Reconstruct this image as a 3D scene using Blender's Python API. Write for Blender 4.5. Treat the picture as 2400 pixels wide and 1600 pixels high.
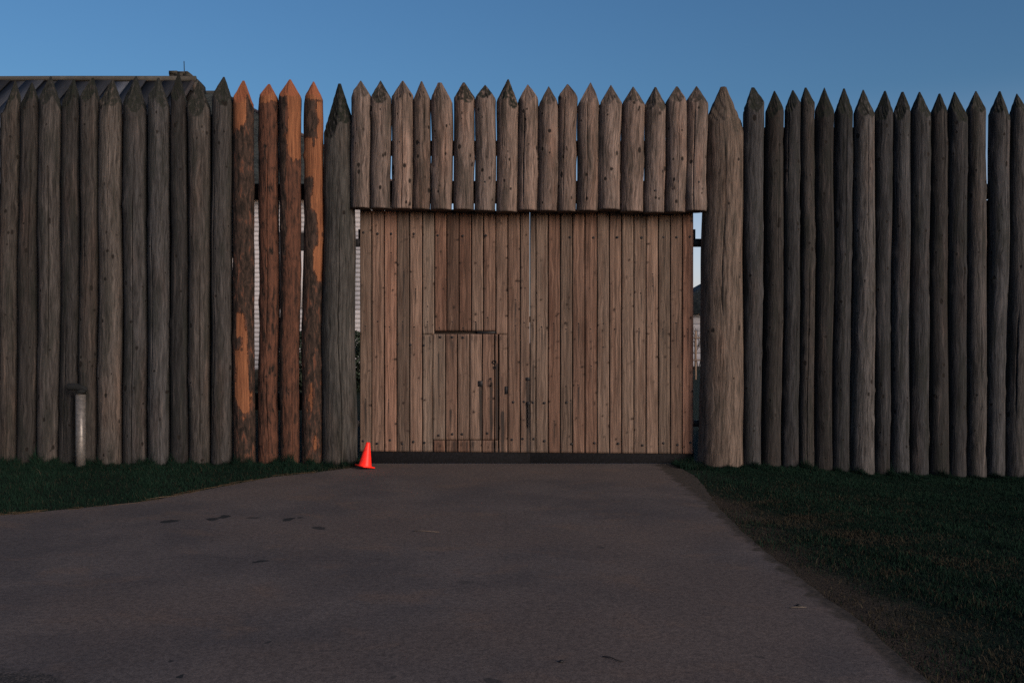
import bpy, math, random
import numpy as np
from mathutils import Vector, Quaternion, Euler

for o in list(bpy.data.objects):
    bpy.data.objects.remove(o, do_unlink=True)
S = bpy.context.scene
C = S.collection

# ------------------------------------------------------------------ camera, sky, light
FPX = 2133.33            # focal length in photo pixels (2400 wide), 32 mm on a 36 mm sensor
DIST = 11.77             # camera to the palisade line
EYE = 1.6
cam = bpy.data.cameras.new('camera')
cam.lens = 32; cam.sensor_width = 36; cam.clip_end = 3000
camo = bpy.data.objects.new('camera', cam); C.objects.link(camo)
camo.location = (0, -DIST, EYE); camo.rotation_euler = (math.radians(90), 0, 0)
S.camera = camo

SUN_AZ = math.radians(138)     # clockwise from the view direction: behind the camera, to the right
SUN_EL = math.radians(4.0)     # low behind the camera, its disc hidden
GLOW_EL = math.radians(18)     # middle of the afterglow it leaves
W = bpy.data.worlds.new('World'); S.world = W; W.use_nodes = True
wt = W.node_tree; wt.nodes.clear()
sky = wt.nodes.new('ShaderNodeTexSky'); sky.sky_type = 'NISHITA'; sky.sun_disc = False
sky.sun_elevation = SUN_EL; sky.sun_rotation = SUN_AZ
sky.air_density = 1.0; sky.dust_density = 0.6; sky.ozone_density = 4.0
bg = wt.nodes.new('ShaderNodeBackground'); bg.inputs['Strength'].default_value = 0.110
wo = wt.nodes.new('ShaderNodeOutputWorld')
# pale lavender haze of dusk low over the whole horizon, added to the clear sky
tcw = wt.nodes.new('ShaderNodeTexCoord'); sep = wt.nodes.new('ShaderNodeSeparateXYZ'); wt.links.new(tcw.outputs['Generated'], sep.inputs[0])
mr = wt.nodes.new('ShaderNodeMapRange'); mr.interpolation_type = 'SMOOTHSTEP'
for k, v in ((1, math.sin(math.radians(15))), (2, math.sin(math.radians(3))), (3, 0.0), (4, 1.0)): mr.inputs[k].default_value = v
wt.links.new(sep.outputs[2], mr.inputs[0])
hz = wt.nodes.new('ShaderNodeMix'); hz.data_type = 'RGBA'; hz.blend_type = 'ADD'
hz.inputs[7].default_value = (1.55, 1.32, 1.6, 1)
tn = wt.nodes.new('ShaderNodeMix'); tn.data_type = 'RGBA'; tn.blend_type = 'MULTIPLY'; tn.inputs[0].default_value = 1.0
tn.inputs[7].default_value = (1.28, 1.03, .96, 1); wt.links.new(sky.outputs[0], tn.inputs[6])
wt.links.new(mr.outputs[0], hz.inputs[0]); wt.links.new(tn.outputs[2], hz.inputs[6])
wt.links.new(hz.outputs[2], bg.inputs[0]); wt.links.new(bg.outputs[0], wo.inputs[0])

sl = bpy.data.lights.new('afterglow', 'SUN'); sl.energy = 2.0; sl.angle = math.radians(34); sl.color = (1.0, 0.79, 0.65)
so = bpy.data.objects.new('afterglow', sl); C.objects.link(so)
sd = Vector((math.sin(SUN_AZ) * math.cos(GLOW_EL), math.cos(SUN_AZ) * math.cos(GLOW_EL), math.sin(GLOW_EL)))
so.rotation_euler = (-sd).to_track_quat('-Z', 'Y').to_euler(); so.location = (10, -15, 12)

S.view_settings.view_transform = 'Standard'; S.view_settings.look = 'None'
S.view_settings.exposure = 1.0; S.view_settings.gamma = 1.0
S.view_settings.use_curve_mapping = False
S.render.engine = 'CYCLES'
S.cycles.use_denoising = False
S.cycles.max_bounces = 6

# ------------------------------------------------------------------ helpers
def PX(px, Y=0.0): return (px - 1200) * (DIST + Y) / FPX
def PZ(py, Y=0.0): return EYE - (py - 800) * (DIST + Y) / FPX
def GY(py): return EYE * FPX / (py - 800) - DIST            # depth of a point on flat ground
def G2(px, py): y = GY(py); return (PX(px, y), y)

def link(o, parent=None, loc=(0, 0, 0)):
    C.objects.link(o)
    if parent is not None:
        o.parent = parent
        w = Vector((0, 0, 0)); p = parent
        while p is not None: w += Vector(p.location); p = p.parent
        o.location = Vector(loc) - w
    else:
        o.location = loc
    return o

def empty(name, loc, label, cat, group=None):
    o = bpy.data.objects.new(name, None); o.empty_display_size = 0.2
    C.objects.link(o); o.location = loc
    return tag(o, label, cat, group)

def tag(o, label=None, cat=None, group=None, kind=None):
    if label: o['label'] = label
    if cat: o['category'] = cat
    if group: o['group'] = group
    if kind: o['kind'] = kind
    return o

def mesh_np(name, V, F4=None, F3=None, mat=None, attrs=None, uv=None, smooth=False):
    """V (n,3); F4 (m,4) and F3 (k,3) index arrays; attrs: {name: per-vertex float or (n,3)}; uv per vertex (n,2)"""
    me = bpy.data.meshes.new(name)
    V = np.asarray(V, np.float32)
    F4 = np.zeros((0, 4), np.int32) if F4 is None else np.asarray(F4, np.int32).reshape(-1, 4)
    F3 = np.zeros((0, 3), np.int32) if F3 is None else np.asarray(F3, np.int32).reshape(-1, 3)
    me.vertices.add(len(V)); me.vertices.foreach_set('co', V.ravel())
    li = np.concatenate([F4.ravel(), F3.ravel()]).astype(np.int32)
    me.loops.add(len(li)); me.loops.foreach_set('vertex_index', li)
    st = np.concatenate([np.arange(len(F4)) * 4, len(F4) * 4 + np.arange(len(F3)) * 3]).astype(np.int32)
    me.polygons.add(len(st)); me.polygons.foreach_set('loop_start', st)
    if smooth: me.polygons.foreach_set('use_smooth', np.ones(len(st), bool))
    me.update(calc_edges=True)
    if uv is not None:
        l = me.uv_layers.new(name='UVMap'); l.data.foreach_set('uv', np.asarray(uv, np.float32)[li].ravel())
    for k, a in (attrs or {}).items():
        a = np.asarray(a, np.float32)
        if a.ndim == 1:
            at = me.attributes.new(k, 'FLOAT', 'POINT'); at.data.foreach_set('value', a)
        else:
            at = me.attributes.new(k, 'FLOAT_VECTOR', 'POINT'); at.data.foreach_set('vector', a.ravel())
    if mat: me.materials.append(mat)
    me.validate()
    return me

def obj(name, me, parent=None, loc=(0, 0, 0)):
    return link(bpy.data.objects.new(name, me), parent, loc)

def box_data(x0, x1, y0, y1, z0, z1, bev=0.0):
    """box with its vertical and horizontal edges slightly chamfered"""
    if bev <= 0:
        V = [(x, y, z) for z in (z0, z1) for y in (y0, y1) for x in (x0, x1)]
        F = [(0, 2, 3, 1), (4, 5, 7, 6), (0, 1, 5, 4), (2, 6, 7, 3), (0, 4, 6, 2), (1, 3, 7, 5)]
        return np.array(V), np.array(F), np.zeros((0, 3), int)
    b = bev; V = []; idx = {}
    def v(p):
        if p not in idx: idx[p] = len(V); V.append(p)
        return idx[p]
    X, Y, Z = (x0, x1), (y0, y1), (z0, z1)
    def P(i, j, k, ax):
        p = [X[i] + (b if i == 0 else -b), Y[j] + (b if j == 0 else -b), Z[k] + (b if k == 0 else -b)]
        p[ax] = (X, Y, Z)[ax][(i, j, k)[ax]]
        return v(tuple(p))
    F4 = []; F3 = []
    for ax in range(3):
        o1, o2 = [a for a in range(3) if a != ax]
        for s in (0, 1):
            q = []
            for (a, c) in ((0, 0), (1, 0), (1, 1), (0, 1)):
                t = [0, 0, 0]; t[ax] = s; t[o1] = a; t[o2] = c; q.append(P(*t, ax))
            F4.append(q)
        for a in (0, 1):
            for c in (0, 1):
                q = []
                for (s, fx) in ((0, o1), (1, o1), (1, o2), (0, o2)):
                    t = [0, 0, 0]; t[ax] = s; t[o1] = a; t[o2] = c; q.append(P(*t, fx))
                F4.append(q)
    for i in (0, 1):
        for j in (0, 1):
            for k in (0, 1): F3.append([P(i, j, k, 0), P(i, j, k, 1), P(i, j, k, 2)])
    V = np.array(V)
    # outward winding
    c = V.mean(0)
    def fix(F):
        out = []
        for f in F:
            p = V[f]; n = np.cross(p[1] - p[0], p[2] - p[0])
            out.append(f if np.dot(n, p.mean(0) - c) > 0 else f[::-1])
        return np.array(out)
    return V, fix(F4), fix(F3)

def box(name, parent, mat, x0, x1, y0, y1, z0, z1, bev=0.004, color=None):
    cx, cy = (x0 + x1) / 2, (y0 + y1) / 2
    V, F4, F3 = box_data(x0 - cx, x1 - cx, y0 - cy, y1 - cy, 0, z1 - z0, bev)
    uv = np.stack([V[:, 0] + V[:, 1], V[:, 2]], 1)
    o = obj(name, mesh_np(name, V, F4, F3, mat, uv=uv), parent, (cx, cy, z0))
    if color: o.color = color
    return o

def loft(rows, closed_top=True, closed_bottom=True):
    """rows (R,C,3) rings of equal count, counter-clockwise seen from +Z -> V, F4, F3"""
    R, Cn, _ = rows.shape
    V = rows.reshape(-1, 3)
    r, c = np.meshgrid(np.arange(R - 1), np.arange(Cn), indexing='ij')
    a = r * Cn + c; b = r * Cn + (c + 1) % Cn
    F4 = np.stack([a, b, b + Cn, a + Cn], -1).reshape(-1, 4)
    F3 = []; extra = []
    n = len(V)
    if closed_top:
        extra.append(rows[-1].mean(0)); k = n + len(extra) - 1; base = (R - 1) * Cn
        F3 += [(base + i, base + (i + 1) % Cn, k) for i in range(Cn)]
    if closed_bottom:
        extra.append(rows[0].mean(0)); k = n + len(extra) - 1
        F3 += [((i + 1) % Cn, i, k) for i in range(Cn)]
    if extra: V = np.concatenate([V, np.array(extra)])
    return V, F4, np.array(F3, int).reshape(-1, 3)

def tube(name, mat, path, radii, seg=10, parent=None, loc=(0, 0, 0), color=None, smooth=True):
    P = [Vector(p) for p in path]; rows = []
    for i, p in enumerate(P):
        t = (P[min(i + 1, len(P) - 1)] - P[max(i - 1, 0)]).normalized()
        q = t.to_track_quat('Z', 'Y')
        r = radii[i] if hasattr(radii, '__len__') else radii
        rows.append([tuple(p + q @ Vector((r * math.cos(a), r * math.sin(a), 0))) for a in np.linspace(0, 2 * math.pi, seg, endpoint=False)])
    V, F4, F3 = loft(np.array(rows))
    uv = np.stack([np.arctan2(V[:, 1], V[:, 0]) * .1, V[:, 2]], 1)
    o = obj(name, mesh_np(name, V, F4, F3, mat, uv=uv, smooth=smooth), parent, loc)
    if color: o.color = color
    return o

def sines(rng, n, fmin, fmax):
    f = rng.uniform(fmin, fmax, n); p = rng.uniform(0, 6.28, n)
    return lambda x: np.sum([np.sin(x * ff + pp) for ff, pp in zip(f, p)], 0) / n

# ------------------------------------------------------------------ materials
class M:
    def __init__(s, name, rough=0.85, spec=0.3):
        s.m = bpy.data.materials.new(name); s.m.use_nodes = True
        s.t = s.m.node_tree; s.t.nodes.clear()
        s.out = s.t.nodes.new('ShaderNodeOutputMaterial')
        s.b = s.t.nodes.new('ShaderNodeBsdfPrincipled')
        s.b.inputs['Roughness'].default_value = rough
        s.b.inputs['Specular IOR Level'].default_value = spec
        s.t.links.new(s.b.outputs[0], s.out.inputs[0])
    def set(s, sock, v):
        if isinstance(v, bpy.types.NodeSocket): s.t.links.new(v, sock)
        elif isinstance(v, (tuple, list)) and sock.type == 'RGBA' and len(v) == 3: sock.default_value = (*v, 1)
        else: sock.default_value = v
    def n(s, typ, ins=None, **props):
        nd = s.t.nodes.new('ShaderNode' + typ)
        for k, v in props.items(): setattr(nd, k, v)
        for k, v in (ins or {}).items(): s.set(nd.inputs[k], v)
        return nd
    def math(s, op, a, b=0.0, c=0.0, clamp=False):
        nd = s.n('Math', {0: a, 1: b, 2: c}, operation=op, use_clamp=clamp); return nd.outputs[0]
    def vec(s, op, a, b=(0, 0, 0)):
        nd = s.n('VectorMath', {0: a, 1: b}, operation=op)
        return nd.outputs['Value'] if op in ('LENGTH', 'DISTANCE', 'DOT_PRODUCT') else nd.outputs[0]
    def mix(s, f, a, b, blend='MIX'):
        nd = s.t.nodes.new('ShaderNodeMix'); nd.data_type = 'RGBA'; nd.blend_type = blend
        s.set(nd.inputs[0], f); s.set(nd.inputs[6], a); s.set(nd.inputs[7], b); return nd.outputs[2]
    def step(s, v, lo, hi, a=0.0, b=1.0):
        nd = s.n('MapRange', {0: v, 1: lo, 2: hi, 3: a, 4: b}, interpolation_type='SMOOTHSTEP'); return nd.outputs[0]
    def noise(s, vec, scale, detail=3, rough=.55, dist=0.0):
        nd = s.n('TexNoise', {'Vector': vec, 'Scale': scale, 'Detail': detail, 'Roughness': rough, 'Distortion': dist}); return nd.outputs['Fac']
    def attr(s, name):
        return s.n('Attribute', attribute_name=name)
    def bump(s, h, dist, strength=1.0):
        nd = s.n('Bump', {'Height': h, 'Distance': dist, 'Strength': strength}); s.t.links.new(nd.outputs[0], s.b.inputs['Normal'])
    def color(s, c): s.set(s.b.inputs['Base Color'], c)
    def mul(s, col, k): return s.mix(1.0, col, (k, k, k), 'MULTIPLY')

def plain(name, col, rough=.7, metal=0.0, var=.25, scale=12):
    m = M(name, rough); m.b.inputs['Metallic'].default_value = metal
    tc = m.n('TexCoord').outputs['Object']
    f = m.noise(tc, scale, 5)
    m.color(m.mix(m.step(f, .3, .7), tuple(c * (1 - var) for c in col), tuple(min(1, c * (1 + var)) for c in col)))
    m.bump(m.noise(tc, scale * 8, 3), .002, .4)
    return m.m

def obj_uv(m):
    """surface coordinates in metres, shifted per object so that no two pieces share their grain"""
    uv = m.n('TexCoord').outputs['UV']
    r = m.n('ObjectInfo').outputs['Random']
    off = m.n('CombineXYZ', {0: m.math('MULTIPLY', r, 137.3), 1: m.math('MULTIPLY', r, 61.7), 2: 0.0}).outputs[0]
    return m.vec('ADD', uv, off)

def mat_log():
    m = M('weathered_log', .9, .2)
    v = obj_uv(m); oi = m.n('ObjectInfo')
    col, alg = oi.outputs['Color'], oi.outputs['Alpha']
    warp = m.noise(m.vec('MULTIPLY', v, (7, 2.2, 1)), 1, 3)
    vv = m.vec('ADD', v, m.n('CombineXYZ', {0: m.math('MULTIPLY', m.math('SUBTRACT', warp, .5), .10), 1: 0.0, 2: 0.0}).outputs[0])
    g1 = m.noise(m.vec('MULTIPLY', vv, (75, 4, 1)), 1, 5, .65)
    g2 = m.noise(m.vec('MULTIPLY', vv, (26, 1.1, 1)), 1, 4)
    pt = m.noise(m.vec('MULTIPLY', v, (7, 1.0, 1)), 1, 5, .6)
    pt2 = m.noise(m.vec('MULTIPLY', v, (3.5, .55, 3)), 1, 3)
    f = m.math('ADD', m.math('MULTIPLY', g1, .6), m.math('MULTIPLY', g2, .4))
    c = m.mix(m.step(f, .34, .66), m.mul(col, .34), m.mul(col, 1.8))
    c = m.mix(m.math('MULTIPLY', m.step(g2, .57, .75), .55), c, m.mix(.5, m.mul(col, 2.0), (.12, .10, .088)))
    c = m.mix(m.math('MULTIPLY', m.step(pt, .48, .66), .55), c, (.009, .012, .010))
    c = m.mix(m.math('MULTIPLY', m.step(pt2, .5, .7), .55), c, m.mix(1.0, c, (1.25, 1.0, .88), 'MULTIPLY'))
    cut = m.attr('cut').outputs['Fac']
    mott = m.noise(m.vec('MULTIPLY', v, (16, 12, 1)), 1, 5)
    c = m.mix(m.math('MULTIPLY', m.math('MULTIPLY', cut, alg), m.step(mott, .3, .55)), c, (.009, .012, .009))
    kn = m.attr('knot').outputs['Fac']
    kk = m.step(m.math('ADD', kn, m.math('MULTIPLY', m.math('SUBTRACT', g1, .5), .5)), .35, .65)
    c = m.mix(m.math('MULTIPLY', kk, .95), c, (.008, .007, .006))
    ck = m.attr('crack').outputs['Fac']
    c = m.mix(m.step(ck, .3, .9), c, (.006, .006, .006))
    m.color(c)
    m.bump(m.math('ADD', m.math('ADD', m.math('MULTIPLY', g1, .6), m.math('MULTIPLY', g2, .8)), m.math('MULTIPLY', kk, -.5)), .012, .9)
    return m.m

def mat_bark():
    m = M('half_peeled_log', .9, .2)
    v = obj_uv(m)
    ns = m.noise(m.vec('MULTIPLY', v, (55, 22, 1)), 1, 5, .65)
    nl = m.noise(m.vec('MULTIPLY', v, (22, 6, 1)), 1, 5, .6, .6)
    g1 = m.noise(m.vec('MULTIPLY', v, (140, 5, 1)), 1, 4)
    g2 = m.noise(m.vec('MULTIPLY', v, (40, 1.6, 1)), 1, 4, .5, .4)
    jag = m.math('SUBTRACT', m.math('ADD', m.math('MULTIPLY', ns, .5), m.math('MULTIPLY', g2, .5)), .5)
    bark = m.mix(m.step(nl, .3, .7), (.007, .006, .005), (.050, .034, .027))
    bark = m.mix(m.math('MULTIPLY', m.step(ns, .52, .72), .5), bark, (.068, .042, .032))
    red = m.mix(m.step(m.math('ADD', m.math('MULTIPLY', nl, .6), m.math('MULTIPLY', g2, .4)), .32, .66), (.017, .011, .009), (.096, .044, .028))
    orange = m.mix(m.step(m.math('ADD', m.math('MULTIPLY', g1, .5), m.math('MULTIPLY', g2, .5)), .32, .68), (.085, .034, .018), (.225, .098, .047))
    rd = m.math('ADD', m.attr('red').outputs['Fac'], m.math('MULTIPLY', m.math('SUBTRACT', nl, .5), 1.9))
    c = m.mix(m.step(rd, .42, .62), bark, red)
    pl = m.math('ADD', m.attr('peel').outputs['Fac'], m.math('MULTIPLY', jag, 2.2))
    pk = m.step(pl, .50, .62)
    orange = m.mix(m.math('MULTIPLY', m.attr('cut').outputs['Fac'], .55), orange, (.20, .068, .034))
    c = m.mix(m.step(pl, .18, .46), c, red)
    c = m.mix(pk, c, orange)
    kn = m.attr('knot').outputs['Fac']
    kk = m.step(m.math('ADD', kn, m.math('MULTIPLY', m.math('SUBTRACT', g1, .5), .5)), .4, .65)
    c = m.mix(m.math('MULTIPLY', kk, .8), c, (.014, .011, .009))
    ck = m.attr('crack').outputs['Fac']
    c = m.mix(m.step(ck, .3, .9), c, (.008, .006, .005))
    m.color(c)
    barkh = m.math('MULTIPLY', m.math('SUBTRACT', 1.0, pk), m.math('ADD', m.math('MULTIPLY', nl, 1.2), m.math('ADD', m.math('MULTIPLY', ns, .6), .6)))
    m.bump(m.math('ADD', barkh, m.math('MULTIPLY', g2, .4)), .010, .9)
    return m.m

def mat_plank():
    m = M('gate_plank', .85, .2)
    v = obj_uv(m); col = m.n('ObjectInfo').outputs['Color']
    w1 = m.noise(m.vec('MULTIPLY', v, (9, 2.6, 1)), 1, 2)
    vv = m.vec('ADD', v, m.n('CombineXYZ', {0: m.math('MULTIPLY', m.math('SUBTRACT', w1, .5), .06), 1: 0.0, 2: 0.0}).outputs[0])
    g1 = m.noise(m.vec('MULTIPLY', vv, (95, 2.6, 1)), 1, 4, .6)
    g2 = m.noise(m.vec('MULTIPLY', vv, (38, .7, 1)), 1, 3)
    pt = m.noise(m.vec('MULTIPLY', v, (14, .9, 1)), 1, 4)
    f = m.math('ADD', m.math('MULTIPLY', g1, .5), m.math('MULTIPLY', g2, .5))
    c = m.mix(m.step(f, .36, .64), m.mul(col, .5), m.mul(col, 1.5))
    c = m.mix(m.math('MULTIPLY', m.step(g2, .58, .72), .5), c, m.mix(.6, m.mul(col, 1.7), (.24, .17, .125)))
    c = m.mix(m.math('MULTIPLY', m.step(pt, .5, .68), .45), c, m.mix(1.0, col, (.52, .40, .36), 'MULTIPLY'))
    c = m.mix(m.math('MULTIPLY', m.step(pt, .46, .30), .35), c, m.mix(1.0, col, (1.15, 1.2, 1.25), 'MULTIPLY'))
    st = m.attr('stain').outputs['Fac']
    sk = m.step(m.math('MULTIPLY', st, m.math('ADD', .45, g2)), .12, .75)
    c = m.mix(m.math('MULTIPLY', sk, .85), c, (.016, .016, .016))
    kn = m.attr('knot').outputs['Fac']
    kk = m.step(m.math('ADD', kn, m.math('MULTIPLY', m.math('SUBTRACT', g1, .5), .4)), .38, .62)
    halo = m.step(kn, .04, .4)
    c = m.mix(m.math('MULTIPLY', halo, .45), c, m.mul(col, .5))
    c = m.mix(m.math('MULTIPLY', kk, .9), c, (.022, .015, .012))
    m.color(c)
    m.bump(m.math('ADD', m.math('MULTIPLY', g1, .7), m.math('MULTIPLY', g2, .6)), .003, .7)
    return m.m

def mat_asphalt(stains, patch):
    m = M('worn_asphalt', .92, .25)
    p = m.n('TexCoord').outputs['Object']
    fine = m.noise(p, 105, 4, .8)
    mid = m.noise(p, 28, 4, .7)
    big = m.noise(p, 1.1, 5, .6, .4)
    big2 = m.noise(m.vec('ADD', p, (31, 17, 0)), .45, 4, .55)
    dust = m.noise(m.vec('MULTIPLY', m.vec('ADD', p, (5, 9, 0)), (1.1, 1.5, 1)), 1.5, 5, .6, .5)
    c = m.mix(m.step(big, .35, .68), (.056, .052, .053), (.083, .074, .071))
    c = m.mix(m.math('MULTIPLY', m.step(big2, .40, .62), .6), c, (.088, .071, .062))
    c = m.mix(m.math('MULTIPLY', m.step(dust, .52, .70), .5), c, (.105, .078, .062))
    sp = m.math('ADD', m.math('MULTIPLY', fine, .65), m.math('MULTIPLY', mid, .35))
    c = m.mix(1.0, c, m.mix(m.step(sp, .36, .64), (.55, .55, .57), (1.48, 1.45, 1.42)), 'MULTIPLY')
    wob = m.vec('MULTIPLY', m.vec('SUBTRACT', m.n('TexNoise', {'Vector': p, 'Scale': 6.0, 'Detail': 4.0}).outputs['Color'], (.5, .5, .5)), (.22, .16, 0))
    q = m.vec('ADD', p, wob)
    acc = None
    for (x, y, rx, ry, a) in stains:
        d = m.vec('LENGTH', m.vec('MULTIPLY', m.vec('SUBTRACT', q, (x, y, 0)), (1 / rx, 1 / ry, 0)))
        k = m.math('MULTIPLY', m.step(d, 1.0, .72), a)
        acc = k if acc is None else m.math('MAXIMUM', acc, k)
    c = m.mix(acc, c, (.010, .013, .015))
    sx = m.n('SeparateXYZ', {0: q}).outputs
    soil = m.math('ADD', m.step(sx[0], 1.72, 1.98), m.math('MULTIPLY', m.math('SUBTRACT', m.noise(p, 7, 5, .7), .5), 1.6))
    c = m.mix(m.math('MULTIPLY', m.step(soil, .45, .85), .92), c, m.mix(m.step(mid, .35, .65), (.014, .014, .012), (.050, .041, .032)))
    x, y, rx, ry = patch
    d = m.vec('LENGTH', m.vec('MULTIPLY', m.vec('SUBTRACT', q, (x, y, 0)), (1 / rx, 1 / ry, 0)))
    pk = m.step(m.math('ADD', d, m.math('MULTIPLY', m.math('SUBTRACT', mid, .5), .25)), 1.02, .94)
    grav = m.mix(m.step(m.noise(p, 90, 3, .7), .42, .66), (.016, .017, .018), (.08, .07, .063))
    c = m.mix(pk, c, grav)
    m.color(c)
    m.bump(m.math('ADD', sp, m.math('MULTIPLY', mid, .5)), .005, .4)
    return m.m

def mat_ground():
    m = M('turf_soil', .95, .1)
    p = m.n('TexCoord').outputs['Object']
    a = m.attr('dry').outputs['Fac']
    n1 = m.noise(p, 3, 5, .65); n2 = m.noise(p, 60, 4, .7)
    g = m.mix(m.step(n2, .3, .7), (.005, .010, .007), (.013, .022, .014))
    d = m.mix(m.step(n2, .3, .7), (.016, .015, .012), (.052, .042, .032))
    k = m.step(m.math('ADD', a, m.math('MULTIPLY', m.math('SUBTRACT', n1, .5), .9)), .35, .75)
    m.color(m.mix(k, g, d)); m.bump(n2, .03, .6)
    return m.m

def mat_blade():
    m = M('grass_blade', .9, .05)
    m.color(m.attr('tint').outputs['Color']); m.b.inputs['Transmission Weight'].default_value = 0
    return m.m

def mat_shingle(name, a, b):
    m = M(name, .9, .15)
    v = obj_uv(m); p = m.n('TexCoord').outputs['Object']
    n1 = m.noise(m.vec('MULTIPLY', p, (6, 1, 9)), 1, 4, .7); n2 = m.noise(p, 2, 3)
    m.color(m.mix(m.step(m.math('ADD', m.math('MULTIPLY', n1, .7), m.math('MULTIPLY', n2, .3)), .35, .65), a, b))
    m.bump(n1, .01, .5)
    return m.m

def mat_tone(name, rough=.85):
    """plain sawn wood whose tone comes from the object colour"""
    m = M(name, rough, .2); v = obj_uv(m); col = m.n('ObjectInfo').outputs['Color']
    g = m.noise(m.vec('MULTIPLY', v, (60, 3, 1)), 1, 4); g2 = m.noise(m.vec('MULTIPLY', v, (5, 1.2, 1)), 1, 4)
    c = m.mix(m.step(g, .3, .7), m.mul(col, .7), m.mul(col, 1.3))
    c = m.mix(m.math('MULTIPLY', m.step(g2, .5, .7), .4), c, m.mul(col, .45))
    m.color(c); m.bump(g, .003, .5); return m.m

def mat_cone():
    m = M('cone_plastic', .5, .4); p = m.n('TexCoord').outputs['Object']
    n = m.noise(p, 9, 5, .6); s = m.noise(m.vec('MULTIPLY', p, (30, 30, 9)), 1, 4)
    c = m.mix(m.step(n, .35, .7), (1.0, .022, .010), (.95, .030, .014))
    c = m.mix(m.math('MULTIPLY', m.step(s, .55, .72), .6), c, (.42, .022, .014))
    c = m.mix(m.math('MULTIPLY', m.step(m.noise(p, 22, 5, .7), .58, .7), .35), c, (.10, .03, .02))
    m.color(c); m.bump(n, .004, .4); return m.m

def mat_galv():
    m = M('galvanised_pipe', .5, .4); m.b.inputs['Metallic'].default_value = .3
    p = m.n('TexCoord').outputs['Object']; n = m.noise(p, 30, 4); n2 = m.noise(m.vec('MULTIPLY', p, (20, 20, 3)), 1, 3)
    m.color(m.mix(m.step(n, .3, .7), (.09, .088, .084), (.14, .137, .13)))
    m.set(m.b.inputs['Roughness'], m.step(n2, .3, .7, .3, .5)); return m.m

LOG, BARK, PLANK, BLADE, GROUND = mat_log(), mat_bark(), mat_plank(), mat_blade(), mat_ground()
TONE = mat_tone('sawn_timber')
IRON = plain('black_iron', (.012, .013, .015), .55, .3)
BLACK = plain('dark_rail', (.012, .012, .012), .95)
RUBBER = plain('black_rubber', (.004, .0045, .006), 1.0, 0, .4, 30)
WHITE = plain('white_paint', (.29, .30, .325), .6, 0, .06, 3)
BLIND = plain('white_blind', (.43, .43, .44), .8, 0, .04, 3)
STONE = plain('chimney_stone', (.030, .030, .025), .95, 0, .5, 7)
SHINGLE = mat_shingle('cedar_shingle', (.012, .017, .020), (.040, .050, .052))
CONE, GALV = mat_cone(), mat_galv()
CAPM = plain('black_lamp_paint', (.006, .008, .009), .9)

# ------------------------------------------------------------------ ground and driveway
def smooth(a, b, x):
    t = np.clip((np.asarray(x, float) - a) / (b - a), 0, 1); return t * t * (3 - 2 * t)
def lumps(x, y):
    return (np.sin(x * 1.7 + .6 * y) * .5 + np.sin(y * 2.3 - x * .8 + 1.2) * .35 + np.sin(x * 4.1 + y * 3.3) * .15)
def ground_h(x, y):
    x = np.asarray(x, float); y = np.asarray(y, float)
    right = smooth(2.1, 3.2, x); left = smooth(-2.2, -3.2, x)
    h = -.17 * smooth(2.7, 5.2, x) * smooth(-4.5, -.3, y) * smooth(14, 4, y)
    h = h + right * (.03 + .025 * lumps(x, y)) + left * (smooth(-4.6, -.8, y + .45 * (x + 2.8)) * .015 + .010 * lumps(x, y)) * smooth(4, 1, y)
    dr, dl = edge_dist(x, y)
    return h * np.maximum(smooth(0, .35, dr), smooth(0, .3, dl)) - .012
edge_R = [(1.95, -17), (1.95, -9), (1.96, -7.5), (1.985, -6.63), (1.96, -5.9), (1.95, -5.45), (1.93, -4.9), (1.93, -4.3), (1.97, -3.4), (2.03, -2.5), (2.12, -1.73), (2.17, -.9), (2.13, -.35), (2.08, .2), (2.1, 3), (2.4, 9)]
edge_L = [(-2.2, 9), (-1.95, 3), (-1.93, .1), (-1.95, -.1), (-2.1, -.3), (-2.39, -.66), (-2.82, -1.04), (-3.25, -1.85), (-3.65, -2.65), (-4.15, -3.05), (-4.7, -3.4), (-5.6, -3.9), (-7.5, -4.7), (-10, -5.5), (-14, -6.5), (-14, -17)]
def refine(pts, step=.10, amp=.007, seed=3):
    rng = random.Random(seed); out = []
    for (a, b) in zip(pts[:-1], pts[1:]):
        n = max(1, int(math.dist(a, b) / step))
        for i in range(n):
            t = i / n; out.append((a[0] + (b[0] - a[0]) * t + rng.gauss(0, amp), a[1] + (b[1] - a[1]) * t + rng.gauss(0, amp)))
    out.append(pts[-1]); return out
ER, EL = refine(edge_R), refine(edge_L, seed=5)
def edge_dist(x, y):
    """signed distance to the driveway: positive on the grass"""
    P = np.array(edge_R); xr = np.interp(y, P[:, 1], P[:, 0])
    Q = np.array(edge_L)[:-1][::-1]
    xl = np.interp(y, Q[:, 1], Q[:, 0])
    dr = x - xr
    slope = np.interp(y, [-4.6, -3.4, -1.2, -.5, 0], [.42, .55, .75, .7, 1.0])
    dl = (xl - x) * slope
    return dr, dl

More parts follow.
